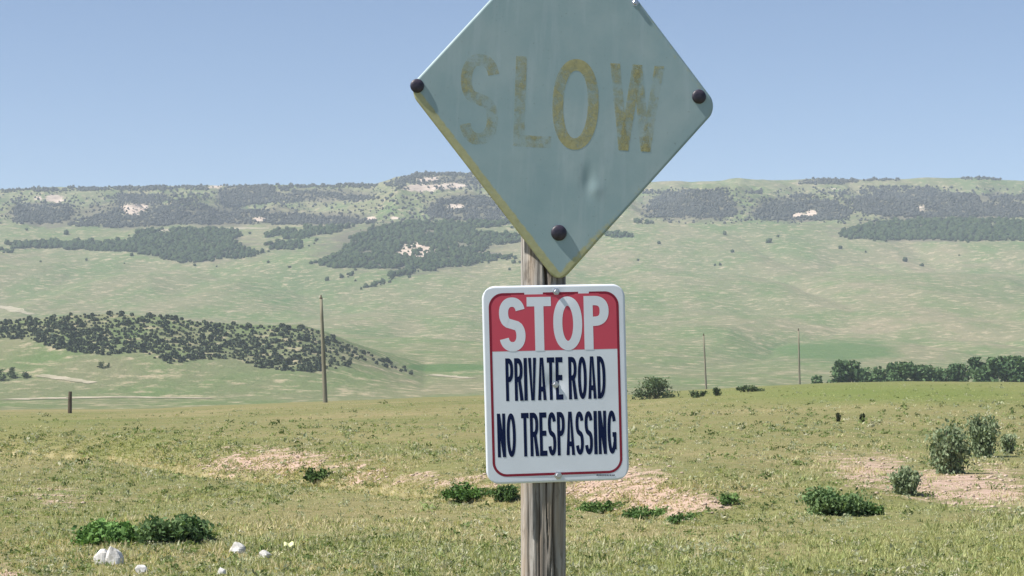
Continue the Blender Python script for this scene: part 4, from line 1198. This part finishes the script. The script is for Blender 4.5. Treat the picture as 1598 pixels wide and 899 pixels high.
# ---- faded yellow SLOW diamond
def slow_sign():
    k = 5.928 / 5.90; asp = 0.8476
    pl = Plate(R(9), 0, R(-1.99), (0.16355 * k, 5.928, ZC + (2.56386 - ZC) * k))
    side = 0.81428 * k
    root = empty('slow_sign', (0, 0, 0)); root.matrix_world = pl.matrix()
    tag(root, 'faded grey diamond sign with worn yellow SLOW lettering on the post', 'sign')
    c45 = math.sqrt(0.5)
    du, dv = pl.uv(918, 283); du2, dv2 = pl.uv(930, 296)

    def dent_uv(u, v):
        z = -0.0028 * np.exp(-((u - du) ** 2 / 0.018 ** 2 + (v - dv) ** 2 / 0.045 ** 2)) + 0.0016 * np.exp(-((u - du2) ** 2 + (v - dv2) ** 2) / 0.02 ** 2)
        z = z + 0.002 * np.sin(u * 4 + 0.6) * np.cos(v * 3.2 + 0.4) + 0.0008 * fbm(u * 5 + 8, v * 5 + 8, 3)
        return z
    dent = lambda x, y: dent_uv((x - y) * c45 * asp, (x + y) * c45)
    V, Fc, edge, nfb = rounded_grid(side, side, 0.050, 90, 90, 0.0022, dent)
    x, y = V[:, 0].copy(), V[:, 1].copy()
    V[:, 0] = (x - y) * c45 * asp; V[:, 1] = (x + y) * c45
    me = mesh_np('plate', V, Fc, True)
    e1 = (side / 2 + x); e2 = (side / 2 - x); e3 = (side / 2 + y); e4 = (side / 2 - y)   # lower-left, upper-right, lower-right, upper-left edges
    # x=-: lower-left edge; y=-: lower-right edge
    lo = np.maximum(sm(0.036, 0.022, e1) * 1.0, np.maximum(sm(0.034, 0.018, e3) * sm(0.55, 0.05, x + side / 2) * 0.9, sm(0.032, 0.018, e3) * 0.35))
    up = np.maximum(sm(0.030, 0.016, e2) * 0.42, sm(0.030, 0.016, e4) * 0.22)
    yb = np.maximum(lo, up)
    a_ = me.attributes.new('border', 'FLOAT', 'POINT'); a_.data.foreach_set('value', yb.astype(np.float32))
    m, nt, b = mat('faded_sheeting')
    O = N(nt, 'ShaderNodeTexCoord').outputs['Object']
    grey = ramp(nt, noise(nt, O, 4.5, 5, 0.6), [(0.35, (0.28, 0.395, 0.42)), (0.5, (0.31, 0.42, 0.44)), (0.66, (0.355, 0.455, 0.47))])
    streak = noise(nt, mapping(nt, O, (1, 0.12, 1)), 22, 4, 0.6)
    grey = mixc(nt, ramp(nt, streak, [(0.52, 0.0), (0.70, 0.45)]), grey, (0.42, 0.51, 0.54))
    grey = mixc(nt, ramp(nt, noise(nt, O, 120, 2, 0.5), [(0.68, 0.0), (0.76, 0.5)]), grey, (0.17, 0.18, 0.16))
    wear = noise(nt, O, 34, 6, 0.75)
    bm = ramp(nt, math_(nt, 'ADD', attr(nt, 'border'), math_(nt, 'MULTIPLY', math_(nt, 'SUBTRACT', wear, 0.5), 1.6)), [(0.45, 0.0), (0.80, 0.75)])
    yel = ramp(nt, noise(nt, O, 50, 4, 0.7), [(0.3, (0.38, 0.35, 0.13)), (0.6, (0.50, 0.46, 0.19)), (0.8, (0.44, 0.46, 0.31))])
    nt.links.new(mixc(nt, bm, grey, yel), b.inputs['Base Color'])
    b.inputs['Roughness'].default_value = 0.5; b.inputs['Specular IOR Level'].default_value = 0.3
    bump(nt, b, wear, 0.12, 0.002)
    me.materials.append(m); me.materials.append(M['aluminium'])
    mi = np.zeros(len(Fc), np.int32); mi[nfb // 2:] = 1; me.polygons.foreach_set('material_index', mi)
    sh = np.ones(len(Fc), bool); sh[nfb:] = False; me.polygons.foreach_set('use_smooth', sh)
    link('plate', me, None, root)
    # worn paint of the letters
    m, nt, b = mat('worn_yellow_paint')
    O = N(nt, 'ShaderNodeTexCoord').outputs['Object']
    wn1 = noise(nt, O, 26, 6, 0.75); wn2 = noise(nt, O, 7.5, 3, 0.5)
    keep = math_(nt, 'ADD', math_(nt, 'ADD', math_(nt, 'MULTIPLY', wn1, 0.95), math_(nt, 'MULTIPLY', wn2, 0.55)), math_(nt, 'MULTIPLY', attr(nt, 'left_over'), 0.5))
    al = ramp(nt, keep, [(0.68, 0.05), (0.99, 0.80)])
    nt.links.new(ramp(nt, noise(nt, O, 60, 4, 0.7), [(0.3, (0.36, 0.34, 0.16)), (0.6, (0.47, 0.445, 0.22)), (0.8, (0.44, 0.46, 0.34))]), b.inputs['Base Color'])
    nt.links.new(al, b.inputs['Alpha']); b.inputs['Roughness'].default_value = 0.6
    M['worn'] = m
    zf = lambda u, v: float(dent_uv(np.array(u), np.array(v)))
    for ch, xl, xr, yt, ybm, left in (('S', 718, 778, 84, 226, -0.32), ('L', 803, 862, 89, 230, -0.30), ('O', 862, 934, 92, 234, 0.22), ('W', 950, 1034, 101, 236, -0.06)):
        ym, xm = (yt + ybm) / 2, (xl + xr) / 2
        V, Fc = word_faces(ch, pl.uv(xl, ym)[0], pl.uv(xr, ym)[0], pl.uv(xm, ybm)[1], pl.uv(xm, yt)[1], 0.034, 0.036, 0, 0.0004, zf)
        me = mesh_py('lettering', V, Fc)
        v0, v1 = pl.uv(xm, ybm)[1], pl.uv(xm, yt)[1]
        t = np.array([(q[1] - v0) / (v1 - v0) for q in V])
        lv = left + 0.30 * np.maximum(sm(0.75, 0.98, t), sm(0.2, 0.03, t))
        a_ = me.attributes.new('left_over', 'FLOAT', 'POINT'); a_.data.foreach_set('value', np.clip(lv, 0, 1).astype(np.float32))
        o = link('lettering', me, m, root); o['label'] = 'worn yellow letter ' + ch
    for (px, py, rr) in ((651, 134, 0.0215), (1090.5, 151, 0.0225), (872, 363.5, 0.0245)):
        u, v = pl.uv(px, py); bolt(root, u, v, rr, M['dark_bolt'], float(dent_uv(u, v)))
    u, v = pl.uv(991, 4); bolt(root, u, v, 0.008, M['zinc'], float(dent_uv(u, v)), True)


slow_sign()

# ------------------------------------------------------------------ the hazy air
def haze():
    x0, x1, y0, y1, z0, z1 = -2600, 2600, -40, 4400, -12.0, 236.0
    V = [(x, y, z) for x in (x0, x1) for y in (y0, y1) for z in (z0, z1)]
    Fc = [(0, 1, 3, 2), (4, 6, 7, 5), (0, 4, 5, 1), (2, 3, 7, 6), (0, 2, 6, 4), (1, 5, 7, 3)]
    m = bpy.data.materials.new('hazy_air'); m.use_nodes = True
    nt = m.node_tree; nt.nodes.clear()
    out = nt.nodes.new('ShaderNodeOutputMaterial'); pv = nt.nodes.new('ShaderNodeVolumePrincipled')
    pv.inputs['Color'].default_value = (0.74, 0.84, 1.0, 1); pv.inputs['Density'].default_value = 0.00020
    pv.inputs['Anisotropy'].default_value = 0.0
    nt.links.new(pv.outputs[0], out.inputs['Volume'])
    o = link('haze', mesh_py('haze', V, Fc), m); tag(o, 'thin blue haze in the air over the valley', 'haze', None, 'stuff')


haze()
